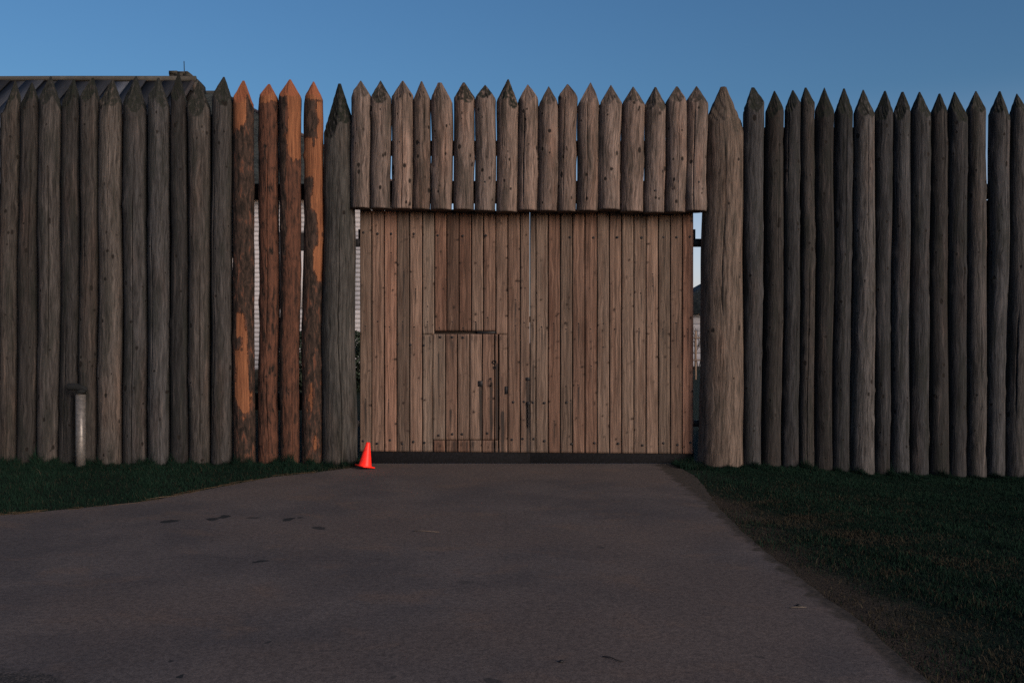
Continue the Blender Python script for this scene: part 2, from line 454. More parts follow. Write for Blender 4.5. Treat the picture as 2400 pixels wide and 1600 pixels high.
xs = np.unique(np.concatenate([np.linspace(-400, -14, 12), np.arange(-14, 14.01, .16), np.linspace(14, 400, 12)]))
ys = np.unique(np.concatenate([np.linspace(-120, -14, 8), np.arange(-14, 3.01, .16), np.linspace(3, 60, 20), np.linspace(60, 900, 10)]))
gx, gy = np.meshgrid(xs, ys)
gz = ground_h(gx, gy)
V = np.stack([gx.ravel(), gy.ravel(), gz.ravel()], 1)
dr, dl = edge_dist(gx.ravel(), gy.ravel())
dry = np.maximum(np.exp(-np.clip(dr, 0, 9) / .55) * (dr > -.5) * smooth(-1.2, -3.0, gy.ravel()), np.exp(-np.clip(dl, 0, 9) / .05) * (dl > -.3))
nx = len(xs)
r, c = np.meshgrid(np.arange(len(ys) - 1), np.arange(nx - 1), indexing='ij'); a = (r * nx + c).ravel()
ground = obj('ground', mesh_np('ground', V, np.stack([a, a + 1, a + nx + 1, a + nx], 1), None, GROUND, {'dry': dry}, smooth=True))
tag(ground, kind='structure', label='dark turf ground running under the palisade')

def gp(px, py, w, h, a=1.0):
    x, y = G2(px, py); s = (DIST + y) / FPX
    d = abs(GY(py - h / 2) - GY(py + h / 2))
    return (x, y, w * s / 2, max(d / 2, .02), a)
stains = [gp(397, 1223, 40, 9), gp(498, 1217, 48, 8), gp(525, 1211, 30, 9), gp(592, 1213, 20, 5, .7), gp(676, 1217, 40, 8), gp(708, 1214, 28, 5),
          gp(748, 1238, 34, 7, .8), gp(608, 1316, 18, 6), gp(630, 1503, 16, 9, .7), gp(402, 1546, 12, 8, .8), gp(415, 1586, 16, 10), gp(1155, 1596, 40, 20, .6),
          gp(920, 1590, 22, 10, .5), gp(1410, 1283, 26, 6, .5), gp(1095, 1366, 40, 8, .35), gp(1780, 1543, 14, 7, .6), gp(434, 1286, 6, 3)]
drive_poly = ER + EL
from mathutils.geometry import tessellate_polygon
tri = tessellate_polygon([[Vector((x, y, 0)) for x, y in drive_poly]])
Vd = np.array([(x, y, .004) for x, y in drive_poly])
tri = np.array([t for t in tri]); 
nrm = np.cross(Vd[tri[:, 1]] - Vd[tri[:, 0]], Vd[tri[:, 2]] - Vd[tri[:, 0]])[:, 2]
tri[nrm < 0] = tri[nrm < 0][:, ::-1]
drive = obj('driveway', mesh_np('driveway', Vd, None, tri, mat_asphalt(stains, (-3.6, -8.4, 2.35, 1.25))))
tag(drive, kind='structure', label='worn grey brown asphalt driveway leading up to the gate')

# ------------------------------------------------------------------ logs
def sdf_poly(px, py, poly):
    P = np.array(poly, float); Q = np.roll(P, -1, 0)
    d = np.full(px.shape, 1e9); ins = np.zeros(px.shape, bool)
    for (x0, y0), (x1, y1) in zip(P, Q):
        ex, ey = x1 - x0, y1 - y0; t = np.clip(((px - x0) * ex + (py - y0) * ey) / (ex * ex + ey * ey + 1e-9), 0, 1)
        d = np.minimum(d, np.hypot(px - x0 - t * ex, py - y0 - t * ey))
        c = (y0 > py) != (y1 > py)
        with np.errstate(divide='ignore', invalid='ignore'):
            xi = x0 + (py - y0) * ex / (ey if ey else 1e-9)
        ins ^= c & (px < xi)
    return np.where(ins, d, -d)

def make_log(name, parent, tl, tr, bl, br, ybot, tip, shl, shr, Y, seed, color, knots=22, cracks=None, step=.03,
             peel=None, red=None, mat=None, blunt=.006, ground_in=.25, lump=1.0):
    """a log whose outline at its top spans photo columns tl..tr, at its foot bl..br; tip (column,row); shl/shr the rows
    where the sharpened point starts on its left and right; built in metres at depth Y"""
    rng = np.random.default_rng(seed); s = (DIST + Y) / FPX
    hung = ybot is not None
    zb = PZ(ybot, Y) if hung else -ground_in
    zt = PZ(tip[1], Y); zl, zr = PZ(shl, Y), PZ(shr, Y); zs = min(zl, zr) - .03
    xb0, xt0 = PX((bl + br) / 2, Y), PX((tl + tr) / 2, Y)
    shrink = 1.06 if hung else 1.0 if peel is not None or parent is None else .915
    rb, rt = (br - bl) * s / 2 * shrink, (tr - tl) * s / 2 * shrink
    zfoot = zb if hung else 0.0
    xtip = PX(tip[0], Y)
    z = np.unique(np.concatenate([np.arange(zb, zs, step), np.arange(zs, zt, .016), [zt]]))
    # columns: dense on the front, seam at the back
    th = np.concatenate([np.radians(np.arange(-195, 16, 5.5)), np.radians(np.arange(28, 160, 16))])
    if cracks is None:
        cracks = []
        for _ in range(rng.integers(1, 4)):
            z0 = rng.uniform(zb, zt - 1.2) if not hung else rng.uniform(zb - .3, zb + .5)
            cracks.append((rng.uniform(-145, -35), z0, z0 + rng.uniform(.8, 3.0) * (.5 if hung else 1), rng.uniform(.003, .0065)))
    ck_cols = []
    cth = []
    for (deg, z0, z1, w) in cracks:
        a = math.radians(deg); d = w / rt
        th = th[np.abs(th - a) > d * 1.8 + .02]
        cth.append((a, d, z0, z1))
    kinds = [(t, -1, 0) for t in th]
    for i, (a, d, z0, z1) in enumerate(cth):
        kinds += [(a - d * 1.6, i, -1), (a, i, 0), (a + d * 1.6, i, 1)]
    kinds.sort(key=lambda k: k[0])
    TH = np.array([k[0] for k in kinds]); KI = np.array([k[1] for k in kinds]); KS = np.array([k[2] for k in kinds])
    Z, T = np.meshgrid(z, TH, indexing='ij')
    n1, n2, n3 = sines(rng, 3, .6, 2.5), sines(rng, 4, 2, 7), sines(rng, 3, 1, 3)
    t = (Z - zfoot) / (zs - zfoot)
    ax = xb0 + (xt0 - xb0) * t + .018 * n1(Z) * lump * np.clip(t * 3, 0, 1) * np.clip((1 - t) * 3, 0, 1)
    R = rb + (rt - rb) * t + (0 if hung else np.exp(-np.clip(Z, 0, 9) / .15) * .006)
    ph = rng.uniform(0, 6.28)
    R = R * (1 + .020 * lump * n2(Z * 1.3 + np.cos(T) * .6) + .012 * np.cos(2 * T + ph + .3 * Z) + .010 * np.cos(3 * T + ph * 2 - .2 * Z))
    knot = np.zeros_like(Z)
    for _ in range(knots):
        zk = rng.uniform(max(zb, 0) + .05, zt - .12); tk = math.radians(rng.uniform(-175, -5)); rk = rng.uniform(.012, .029)
        dd = np.hypot((T - tk) * R, (Z - zk) / rng.uniform(1.0, 1.8))
        g = np.exp(-(dd / rk) ** 2); knot = np.maximum(knot, g * rng.uniform(.6, 1))
        R = R + rng.choice([-.005, .006, .011]) * lump * np.exp(-(dd / (rk * 2.6)) ** 2)
    crack = np.zeros_like(Z); Tm = T.copy()
    for i, (a, d, z0, z1) in enumerate(cth):
        wz = np.clip((Z - z0) / .25, 0, 1) * np.clip((z1 - Z) / .25, 0, 1); wz = wz * (3 - 2 * wz) * wz
        wan = .10 * n3(Z * 1.1 + i * 5) + .02 * n2(Z * 3 + i)
        Tm = Tm + wan * np.exp(-((T - a) / .55) ** 2)
        sel = (KI == i)
        edge = sel & (KS != 0); mid = sel & (KS == 0)
        Tm = Tm + np.where(edge[None, :], -KS[None, :] * d * (1.6 - .9) * (1 - wz), 0)
        R = R - np.where(mid[None, :], .035 * wz, 0)
        crack = np.maximum(crack, np.where(mid[None, :], wz, 0))
    # peel of bark
    at = {}
    X0 = ax + R * np.cos(Tm)
    pxx = 1200 + X0 / s; pyy = 800 - (Z - EYE) / s
    if peel is not None:
        pl = np.full(Z.shape, -9.0)
        for poly in peel: pl = np.maximum(pl, sdf_poly(pxx, pyy, poly))
        pl = np.where(np.sin(Tm) > .15, -9, pl)
        pl = .5 + .5 * np.clip(pl / 5.0, -1, 1)
        R = R + (1 - pl) * (.006 + .004 * n2(Z * 3 + 4 * np.cos(T)))
        rd = red(pxx, pyy)
    # sharpened point: planes through the tip region
    prog = np.clip((Z - zs) / (zt - zs), 0, 1)
    cx = ax + (xtip - ax) * prog
    rx = R
    off = cx - ax
    u, w = np.cos(Tm), np.sin(Tm)
    bq = off * u; disc = np.maximum(bq * bq - (off * off - R * R), 1e-8)
    rho = -bq + np.sqrt(disc)                       # log skin seen from the shifted axis
    xs_s = xt0
    tanl = max((xtip - (xs_s - rt) - blunt) / max(zt - zl, .05), .05); tanr = max((xs_s + rt - xtip - blunt) / max(zt - zr, .05), .05)
    avg = (tanl + tanr) / 2
    blunt = blunt * (rng.uniform(.6, 2.4) if blunt < .015 else .8)
    planes = [(math.pi, tanl), (0.0, tanr)]
    nf = rng.integers(1, 4)
    for k in range(nf):
        planes.append((math.radians(-180 + 180 * (k + 1) / (nf + 1) + rng.uniform(-14, 14)), avg * rng.uniform(.72, 1.15)))
    for k in range(2): planes.append((math.radians(60 + 60 * k + rng.uniform(-10, 10)), avg * rng.uniform(.85, 1.1)))
    lim = np.full(Z.shape, 1e9)
    for (aa, tn) in planes:
        cosd = np.cos(Tm - aa); k = (zt - Z) * tn + blunt - (cx - xtip) * math.cos(aa)
        lim = np.minimum(lim, np.where(cosd > .08, np.maximum(k, .002) / np.maximum(cosd, .08), 1e9))
    cutm = (lim < rho - .001) & (Z > zs - .05)
    rad = np.where(Z > zs - .05, np.minimum(rho, lim * (1 + .06 * n2(Z * 11 + T * 3))), R)
    crack = np.where(cutm, crack * .7, crack)
    X = cx + rad * u; Yc = rad * w
    loc = (xb0, Y, zfoot)
    rows = np.stack([X - loc[0], Yc, Z - loc[2]], -1)
    if hung: rows[0, :, 2] += .012 * np.sin(T[0] * 2 + ph) * 0
    V, F4, F3 = loft(rows)
    def ext(a, e=0.0): return np.concatenate([a.ravel(), [e, e]])
    uu = (Tm + 4) * .5 * (rb + rt); uv = np.stack([ext(uu, .3), ext(Z, float(zt))], 1)
    at = {'cut': ext(cutm.astype(float)), 'knot': ext(knot), 'crack': ext(crack)}
    if peel is not None:
        at['peel'] = ext(np.where(cutm, 1.0, pl)); at['red'] = ext(rd)
    me = mesh_np(name, V, F4, F3, mat or LOG, at, uv, smooth=False)
    # smooth shading on the round body, crisp facets on the point
    sm = ~(cutm[:-1][:, :].ravel()); fl = np.concatenate([sm, np.zeros(len(F3), bool)])
    me.polygons.foreach_set('use_smooth', fl)
    o = obj(name, me, parent, loc); o.color = color
    return o

rs = random.Random(11)
def grey(base, var=.25, warm=.06, alg=.8):
    k = base * (1 + rs.uniform(-var, var)); w = rs.uniform(-warm, warm)
    return (k * (1.0 + w), k * .98, k * (.965 - w), alg)

LP = [ # tl, tr, bl, br, tip x, tip y, left shoulder row, right shoulder row
 (2, 48, -5, 39, 36, 189, 252, 240), (49, 93, 40, 88, 75, 195, 246, 246), (92, 146, 87, 138, 119, 180, 245, 262), (146, 189, 137, 186, 173, 188, 244, 248),
 (188, 234, 185, 230, 218, 183, 238, 244), (233, 288, 229, 289, 265, 187, 246, 250), (288, 346, 288, 347, 319, 179, 246, 266), (346, 400, 346, 400, 372, 183, 238, 258),
 (399, 440, 399, 445, 419, 172, 235, 250), (439, 495, 443, 495, 467, 191, 262, 262), (496, 548, 494, 547, 525, 181, 240, 246)]
fenceL = empty('palisade_fence', (PX(270), 0, 0), 'long stretch of grey pointed palisade logs left of the gate, with four orange logs', 'palisade')
for i, L in enumerate(LP):
    o = make_log('log', fenceL, *L[:4], None, L[4:6], L[6], L[7], rs.uniform(-.015, .015), 100 + i, grey(.028, .38, .06, .85), cracks=[[(-120, .6, 2.4, .004)], [(-60, 2.0, 4.2, .004)], [(-70, 1.2, 3.9, .005)], [(-100, .2, 1.9, .004)], [(-105, 2.3, 3.3, .003)], [(-78, 3.2, 4.6, .003)], [(-85, -.2, 3.6, .006)], [(-110, 1.0, 3.0, .004), (-50, 2.8, 4.4, .003)], [(-38, 3.1, 4.7, .006)], [(-70, .2, 2.9, .005)], [(-125, .4, 3.8, .004)]][i])
    if i in (1, 4, 8): o.color = (*[c * .7 for c in o.color[:3]], .9)
    if i in (2, 5, 7, 9): o.color = (*[c * 1.25 for c in o.color[:3]], .8)
for i in range(5):
    x1 = -5 - 50 * i; make_log('log', fenceL, x1 - 50, x1 + 1, x1 - 52, x1, None, (x1 - 26, 190 + 7 * (i % 2)), 250, 250, 0, 150 + i, grey(.030))

T1 = lambda u, v: (530 + .2998 * u, 170 + .2998 * v)
T2 = lambda u, v: (530 + .3125 * u, 620 + .3125 * v)
OR = [
 (547, 593, 550, 598, (571, 190), 240, 252,
  [[T1(40, 180), T1(178, 215), T1(178, 385), T1(160, 415), T1(138, 440), T1(132, 475), T1(100, 455), T1(75, 500), T1(40, 480)],
   [T2(95, 368), T2(130, 358), T2(158, 378), T2(160, 460), T2(178, 520), T2(182, 700), T2(190, 930), T2(202, 960), T2(195, 1050), T2(180, 1108), T2(148, 1112), T2(118, 1065), T2(86, 985), T2(94, 800), T2(84, 640), T2(112, 640), T2(140, 600), T2(138, 545), T2(95, 540)],
   [T2(148, 1138), T2(170, 1138), T2(160, 1155)]], lambda x, y: np.where(y < 560, .30, .36), 'log with torn dark bark and one long bare orange strip low down'),
 (608, 652, 608, 652, (631, 198), 236, 238, [[(600, 190), (660, 190), (655, 243), (640, 240), (632, 250), (618, 246), (606, 256)]],
  lambda x, y: .72 + 0 * x, 'red brown log with its inner bark showing all along'),
 (655, 705, 660, 700, (680, 187), 230, 230,
  [[(650, 180), (710, 180), (710, 232), (680, 229), (668, 230), (655, 226)], [(679, 226), (712, 226), (712, 352), (702, 380), (697, 376), (692, 388), (686, 372), (680, 366), (679, 345), (674, 323), (680, 312), (681, 280)]],
  lambda x, y: np.clip((x - 676 + np.where(y > 600, 8, 0)) / 6 * .5 + .5, .18, .85), 'log dark with bark on its left side and bare orange on its upper right'),
 (714, 756, 709, 755, (735, 192), 234, 234,
  [[(710, 185), (760, 185), (760, 238), (735, 240), (722, 236), (710, 237)], [(746, 243), (760, 238), (760, 330), (748, 330), (744, 310), (750, 290), (744, 262)],
   [(705, 332), (724, 326), (737, 328), (739, 348), (741, 348), (742, 327), (765, 326), (765, 590), (750, 586), (749, 545), (746, 505), (741, 498), (734, 489), (734, 472), (738, 440), (739, 421), (728, 418), (716, 421), (705, 420)],
   [(765, 570), (765, 660), (748, 661), (745, 645), (740, 630), (742, 615), (739, 598), (743, 580), (750, 576)],
   [(729, 905), (732, 896), (737, 898), (738, 930), (737, 955), (734, 965), (731, 950), (727, 935)], [(740, 1020), (744, 1016), (747, 1030), (748, 1048), (744, 1058), (739, 1050)], [(723, 952), (726, 952), (725, 966)]],
  lambda x, y: np.where(y > 660, .36, .16), 'log with patches of dark bark and a bright orange strip, nearest the gate')]
for i, L in enumerate(OR):
    o = make_log('log', fenceL, *L[:4], None, L[4], L[5], L[6], [.0, .01, -.01, .0][i], 200 + i, (.1, .08, .07, 1), mat=BARK, peel=L[7], red=L[8], step=.02,
                 cracks=[[], [(-88, 1.6, 4.1, .003), (-80, -.1, 1.2, .003)], [(-60, .0, 1.1, .003)], []][i], knots=10, lump=1.3)
    o['label'] = L[9]
def rail(parent, x0, x1, z0, z1, y0, y1): return box('rail', parent, BLACK, x0, x1, y0, y1, z0, z1, .01)
for L, M2 in zip(LP[:-1], LP[1:]):
    box('gap_shade_strip', fenceL, BLACK, PX((L[1] + M2[0]) / 2 - 12, .1), PX((L[3] + M2[2]) / 2 + 12, .1), .07, .10, .0, PZ(270, .1), .003)  # added black strips standing in for deep shade between the logs
rail(fenceL, PX(-255), PX(758), PZ(466, .2), PZ(432, .2), .14, .26)
rail(fenceL, PX(-255), PX(758), PZ(960, .2), PZ(920, .2), .14, .26)

RP = [
 (1740, 1792, 1738, 1784, 1764, 206, 268, 245), (1792, 1839, 1782, 1831, 1815, 213.6, 267, 267), (1838, 1877, 1829, 1872, 1858, 212, 262, 246), (1875, 1910, 1870, 1909, 1888, 206, 247, 243),
 (1908, 1955, 1906, 1950, 1932, 206, 264, 264), (1954, 2000, 1946, 1991, 1978, 208, 271, 271), (1999, 2050, 1988, 2049, 2023, 211, 273, 273), (2048, 2093, 2047, 2085, 2074, 213.6, 269, 269),
 (2091, 2134, 2083, 2131, 2115, 216, 273, 273), (2132, 2181, 2129, 2176, 2155, 216, 267, 270), (2179, 2220, 2174, 2223, 2202, 220, 275, 272), (2219, 2268, 2221, 2264, 2237, 216, 272, 276),
 (2264, 2310, 2262, 2311, 2287, 214, 262, 274), (2317, 2367, 2309, 2354, 2343, 214.6, 275, 275), (2366, 2412, 2352, 2408, 2383, 220, 270, 270)]
fenceR = empty('palisade_fence', (PX(2070), 0, 0), 'long stretch of dark weathered pointed palisade logs right of the gate', 'palisade')
RC = {1: [(-75, .5, 4.3, .004)], 4: [(-62, 2.2, 4.5, .006)], 5: [(-88, 2.6, 4.7, .006)], 6: [(-55, .1, 3.2, .007), (-88, 3.0, 4.5, .003)], 4 + 9: [(-70, 3.1, 4.6, .006), (-58, 3.0, 4.4, .004)], 0: [], 7: [], 8: [(-65, .1, 1.3, .004)], 9: [(-60, .3, 1.4, .003)]}
for i, L in enumerate(RP):
    o = make_log('log', fenceR, *L[:4], None, L[4:6], L[6], L[7], rs.uniform(-.02, .02), 300 + i, tuple(c * f for c, f in zip(grey(.027, .40, .07, .9), (.95, 1.0, 1.06, 1))), cracks=RC.get(i), ground_in=.5, blunt=.02 if i == 0 else .006)
    if i in (2, 6): o.color = (*[c * 1.35 for c in o.color[:3]], .85)
    if i in (1, 4, 11): o.color = (*[c * .8 for c in o.color[:3]], .95)
for i in range(5):
    x0 = 2407 + 48 * i; make_log('log', fenceR, x0 - 1, x0 + 49, x0 - 1, x0 + 49, None, (x0 + 22, 216 + 6 * (i % 2)), 272, 272, 0, 350 + i, grey(.030), ground_in=.5)
for L, M2 in zip(RP[:-1], RP[1:]):
    if L[0] != 2264: box('gap_shade_strip', fenceR, BLACK, PX(min(L[1], L[3] + 6) - 10, .1), PX(max(M2[0], M2[2]) + 6, .1), .07, .10, -.2, PZ(300, .1), .003)  # added black strips behind the joints: block sky, imitate dark shaded gaps
box('gap_shade_strip', fenceR, BLACK, PX(1728, .1), PX(1756, .1), .10, .13, -.2, PZ(300, .1), .003)  # added strip hiding a sliver of sky beside the gate post
box('gap_shade_strip', fenceR, BLACK, PX(2299, .1), PX(2325, .1), .07, .10, -.2, PZ(470, .1), .003)  # shorter added strip, darkens only the lower part of this gap
rail(fenceR, PX(1742), PX(2640), PZ(466, .2), PZ(432, .2), .15, .27)
rail(fenceR, PX(1742), PX(2640), PZ(960, .2), PZ(920, .2), .15, .27)

o = make_log('gate_post', None, 759, 830, 755, 837, None, (796, 197), 318, 292, .05, 400, (.036, .036, .034, 1.0), cracks=[(-78, -.2, 3.2, .005)], knots=12, blunt=.022, ground_in=.4)
tag(o, 'thick dark grey gate post with a long mossy black point, left of the gate', 'gate post', 'gate posts')
o = make_log('gate_post', None, 1651, 1741, 1636, 1740, None, (1695, 205), 288, 303, .05, 402, (.080, .064, .053, .35), cracks=[(-98, 1.9, 4.2, .003)], knots=20, blunt=.045, ground_in=.4)
tag(o, 'thickest pale brown gate post with a blunt point, right of the gate', 'gate post', 'gate posts')

# ------------------------------------------------------------------ bolts
def disc_mesh(name, r, t, seg=10):
    rows = []
    for (rr, yy) in ((r, 0.0), (r, -t * .7), (r * .75, -t)):
        rows.append([(rr * math.cos(a), yy, -rr * math.sin(a)) for a in np.linspace(0, 2 * math.pi, seg, endpoint=False)])
    rows = np.array(rows); V, F4, F3 = loft(rows, True, True)
    return mesh_np(name, V, F4[:, ::-1], F3[:, ::-1], IRON)
BOLT = disc_mesh('bolt', .0165, .008); BOLT_S = disc_mesh('bolt', .015, .006); NAIL = disc_mesh('nail', .009, .004, 8)
def bolt(parent, x, y, z, me=BOLT, name='bolt'): return obj(name, me, parent, (x, y, z))

# ------------------------------------------------------------------ logs hung over the gate
HL = [(825, 870, 189.6, 231, 845.6, 489), (871, 916, 189.6, 230, 892, 490), (920, 967.6, 190, 228, 944, 491), (969.5, 1009, 191, 240, 988, 492), (1011, 1060, 195, 238, 1031, 493),
 (1065, 1111.6, 194, 236, 1087, 493), (1114, 1161, 199.6, 240, 1137, 496), (1165, 1213, 186.6, 244, 1191, 498), (1215, 1260.6, 199, 237, 1237, 494.6), (1262.5, 1308.5, 203, 251, 1286, 496),
 (1310, 1353, 198, 230, 1330, 497), (1354, 1403, 194, 251.5, 1384, 496), (1404, 1457, 200, 251, 1431.7, 493), (1458, 1510, 204, 251, 1484, 498), (1512, 1559, 205, 251, 1536, 500), (1560, 1608, 203.6, 249, 1586, 499), (1609, 1658, 202.6, 244, 1632.5, 496)]
YH = -.05
header = empty('gate_header', (PX(1240), YH, PZ(495)), 'row of short pointed logs bolted to beams above the gate', 'palisade')
for (ya, yb, y0, y1) in ((330, 363, .085, .20), (424, 474, .085, .24)):
    box('crossbeam', header, BLACK, PX(812, .1), PX(1668, .1), y0, y1, PZ(yb, .1), PZ(ya, .1), .012)
HC = {2: [(-88, 3.2, 4.9, .004)], 3: [(-70, 4.0, 4.9, .005)], 8: [(-112, 3.3, 4.6, .005)], 10: [(-112, 3.4, 4.8, .004)], 11: [(-100, 3.2, 4.9, .003)], 15: [(-84, 3.2, 4.7, .004)], 4: [(-68, 3.2, 4.4, .004)], 6: [(-80, 3.9, 4.6, .003)], 16: [(-110, 3.2, 4.6, .003)]}
for i, (l, r_, yt, ys_, tx, yb) in enumerate(HL):
    sh = 2 if i < 9 else 4
    k = .58 * [.15, .15, .195, .115, .17, .165, .155, .17, .17, .14, .14, .15, .17, .17, .155, .165, .165][i]
    w = rs.uniform(-.04, .06)
    o = make_log('log', header, l, r_, l - sh + 1, r_ - sh, yb, (tx, yt), ys_ + rs.uniform(-5, 5), ys_ + rs.uniform(-5, 5), YH, 500 + i, (k * (1.12 + w), k * .89, k * (.77 - w * .5), [.5, .9, .4, .2, .2, .9, .95, 1, .1, .5, .2, .1, .5, .7, .7, .7, .7][i]),
                 knots=11, cracks=HC.get(i, []), step=.022, blunt=.03 if i == 4 else .005)
    cx = (l + r_) / 2 - sh * .7; R = (r_ - l) / 2 * DIST / FPX
    for (by, me) in ((335 + rs.uniform(-4, 12), BOLT_S), (425 + rs.uniform(-2, 3), BOLT_S), (443 + rs.uniform(-3, 4), BOLT_S)):
        bx = cx + rs.uniform(-4, 4)
        bolt(o, PX(bx, YH), YH - math.sqrt(max(R * R - ((bx - cx) * DIST / FPX) ** 2, 1e-4)) + .004, PZ(by, YH - R), me)

# ------------------------------------------------------------------ gate leaves
YG = .12
def make_plank(name, parent, x0, x1, z0, z1, y0=YG, th=.045, seed=0, color=(.2, .12, .09, 1), streaks=(), knots=6, gap=.006):
    rng = np.random.default_rng(seed); x0 += gap; x1 -= gap; cx = (x0 + x1) / 2; w = x1 - x0; h = z1 - z0
    nf = max(5, int(w / .015)); xx = np.linspace(-w / 2 + .004, w / 2 - .004, nf)
    z = np.linspace(0, h, max(3, int(h / .03) + 1))
    prof_x = np.concatenate([[-w / 2], xx, [w / 2], [w / 2, -w / 2]]); nC = len(prof_x)
    prof_y = np.concatenate([[.004], np.zeros(nf), [.004], [th, th]])
    Zg, Xg = np.meshgrid(z, prof_x, indexing='ij'); Yg = np.tile(prof_y, (len(z), 1))
    bow, n2 = sines(rng, 2, .4, 1.4), sines(rng, 3, 1, 5)
    front = np.concatenate([[1], np.ones(nf), [1], [0, 0]])[None, :]
    cup = rng.uniform(-.003, .003)
    Yg = Yg + front * (.003 * bow(Zg) + cup * (1 - (2 * Xg / w) ** 2) + rng.uniform(-.004, .004))
    edge = (np.abs(Xg) > w / 2 - .002)
    Xg = Xg + edge * np.sign(Xg) * .0012 * n2(Zg * 1.4)
    knot = np.zeros_like(Zg); stain = np.zeros_like(Zg)
    for _ in range(knots):
        zk, xk = rng.uniform(.05, max(h - .05, .06)), rng.uniform(-w / 2, w / 2); rk = rng.uniform(.009, .021)
        if rng.random() < .35:                                   # spike knot running in from an edge
            sgn = rng.choice([-1, 1]); ang = rng.uniform(.15, .5); L = rng.uniform(.02, .05)
            ex = sgn * w / 2; L *= 1.3; dx = (Xg - ex) * -sgn; dd = np.hypot(np.maximum(dx - L, 0), (Zg - zk - dx * ang) * 1.1)
            g = np.exp(-(dd / .014) ** 2) * np.clip(1.1 - dx / (L * 1.6), 0, 1)
        else:
            dd = np.hypot(Xg - xk, (Zg - zk) / 1.15); g = np.exp(-(dd / rk) ** 2)
        knot = np.maximum(knot, g * rng.uniform(.55, 1))
    for (sx, sz, L, wd, amp) in streaks:
        sx -= cx; sz -= z0; dz = sz - Zg
        k = np.exp(-((Xg - sx - .004 * n2(Zg * 4)) / (wd * (1 + .25 * n2(Zg * 3)))) ** 2) * np.clip((dz + .012) / (.02 + wd * 2), 0, 1) * np.clip(1 - dz / L, 0, 1) ** .7
        stain = np.maximum(stain, k * amp)
    # run-down dirt at the top edge under the logs and splash at the foot
    rows = np.stack([Xg, Yg, Zg], -1); V, F4, F3 = loft(rows)
    e = lambda a, v=0.0: np.concatenate([a.ravel(), [v, v]])
    uv = np.stack([e(Xg + Yg), e(Zg)], 1)
    me = mesh_np(name, V, F4, F3, PLANK, {'knot': e(knot), 'stain': e(stain)}, uv)
    o = obj(name, me, parent, (cx, y0, z0)); o.color = color
    return o

GL = [842.7, 871, 900.6, 930, 960, 989.8, 1018.4, 1047, 1075.6, 1104.7, 1133, 1162, 1190, 1219, 1242.0]
GR = [1242.0, 1256, 1284.6, 1313, 1342, 1370.7, 1399.4, 1428.5, 1456.8, 1485.5, 1514, 1542.7, 1571, 1599, 1626]
ztop = PZ(491, YG)
def zfoot(px): return PZ(1057 + (px - 843) / 783 * 6, YG)
BOLTS = [(852, 545), (885, 548), (917, 548), (970, 548), (1026, 552), (1085, 553), (1139, 552), (1336, 556), (1391, 557), (1447, 556), (1504, 557), (1555, 556), (1586, 556), (1617, 555),
 (851, 1033), (884, 1039), (914, 1031), (943, 1040), (969, 1035), (995, 1037), (1200, 1030), (1225, 1028), (1251, 1028), (1276, 1033), (1340, 1040), (1393, 1038), (1449, 1039), (1506, 1043), (1555, 1038), (1588, 1042), (1618, 1037),
 (932, 806), (962, 808), (993, 809), (1203, 942), (1228, 941), (1249, 943), (1276, 944), (1328, 943)]
NAILS = [(917, 592), (856, 764), (886, 753), (913, 766), (944, 754), (971, 766), (1002, 754), (1030, 768), (1060, 754), (1086, 768), (1115, 754), (1143, 744), (1174, 756), (1208, 702), (1208, 763), (1229, 756), (1249, 757),
 (1270, 766), (1298, 758), (1327, 771), (1356, 758), (1384, 771), (1414, 758), (1442, 771), (1469, 734), (1470, 758), (1498, 770), (1527, 758), (1557, 604), (1554, 771), (1585, 757), (1612, 771), (1530, 642), (1530, 670),
 (946, 636), (974, 677), (1002, 718), (1386, 857), (1355, 902), (1414, 813), (1502, 687), (1327, 905), (1299, 986), (857, 935), (911, 936), (1338, 938)]
TONES = {}
def plank_color(i):
    r = random.Random(700 + i); k = .108 * r.uniform(.66, 1.32); w = r.uniform(-.16, .28)
    return (k * (1.13 + w * .5), k * (.785 - w * .25), k * (.60 - w * .35), 1)
LIGHT = {21: 1.32, 14: .80, 6: .74, 7: .78, 8: .85, 1: .88, 0: 1.12, 2: 1.1, 20: .85, 25: 1.05, 17: .9, 3: .9}
def streaks_for(a, b, za, zb):
    out = []; r = random.Random(int(a * 7))
    for (x, y) in NAILS:
        if a <= x < b and zb < PZ(y, YG) < za: out.append((PX(x, YG), PZ(y, YG), r.uniform(.15, .8), r.uniform(.008, .014), r.uniform(.6, 1.1)))
    for (x, y) in BOLTS:
        if a <= x < b and zb < PZ(y, YG) < za: out.append((PX(x, YG), PZ(y, YG), r.uniform(.1, .45), .016, r.uniform(.3, .8)))
    for _ in range(3):                                           # rain streaks from the top edge
        out.append((PX(r.uniform(a, b), YG), za, r.uniform(.1, .35), r.uniform(.006, .018), r.uniform(.5, 1.0)))
    for (x, y, L, wd, am) in EXTRA:
        if a - 2 <= x < b + 2 and za >= PZ(y, YG) > zb: out.append((PX(x, YG), PZ(y, YG), L, wd, am))
    return out
EXTRA = [(1028, 822, 1.0, .018, .9), (1060, 790, .5, .03, .7), (1127, 898, 1.3, .017, 1.6), (1151, 893, 1.3, .016, 1.6), (1178, 960, .9, .022, 1.5), (1176, 880, .6, .012, .7), (1208, 790, .9, .022, .6), (1237, 890, 1.8, .022, 1.5),
         (1056, 955, .4, .018, 1.0), (1165, 850, 1.6, .02, 1.6), (1208, 702, .5, .02, .9), (1279, 768, .9, .02, .5), (1250, 850, .9, .022, .7)]

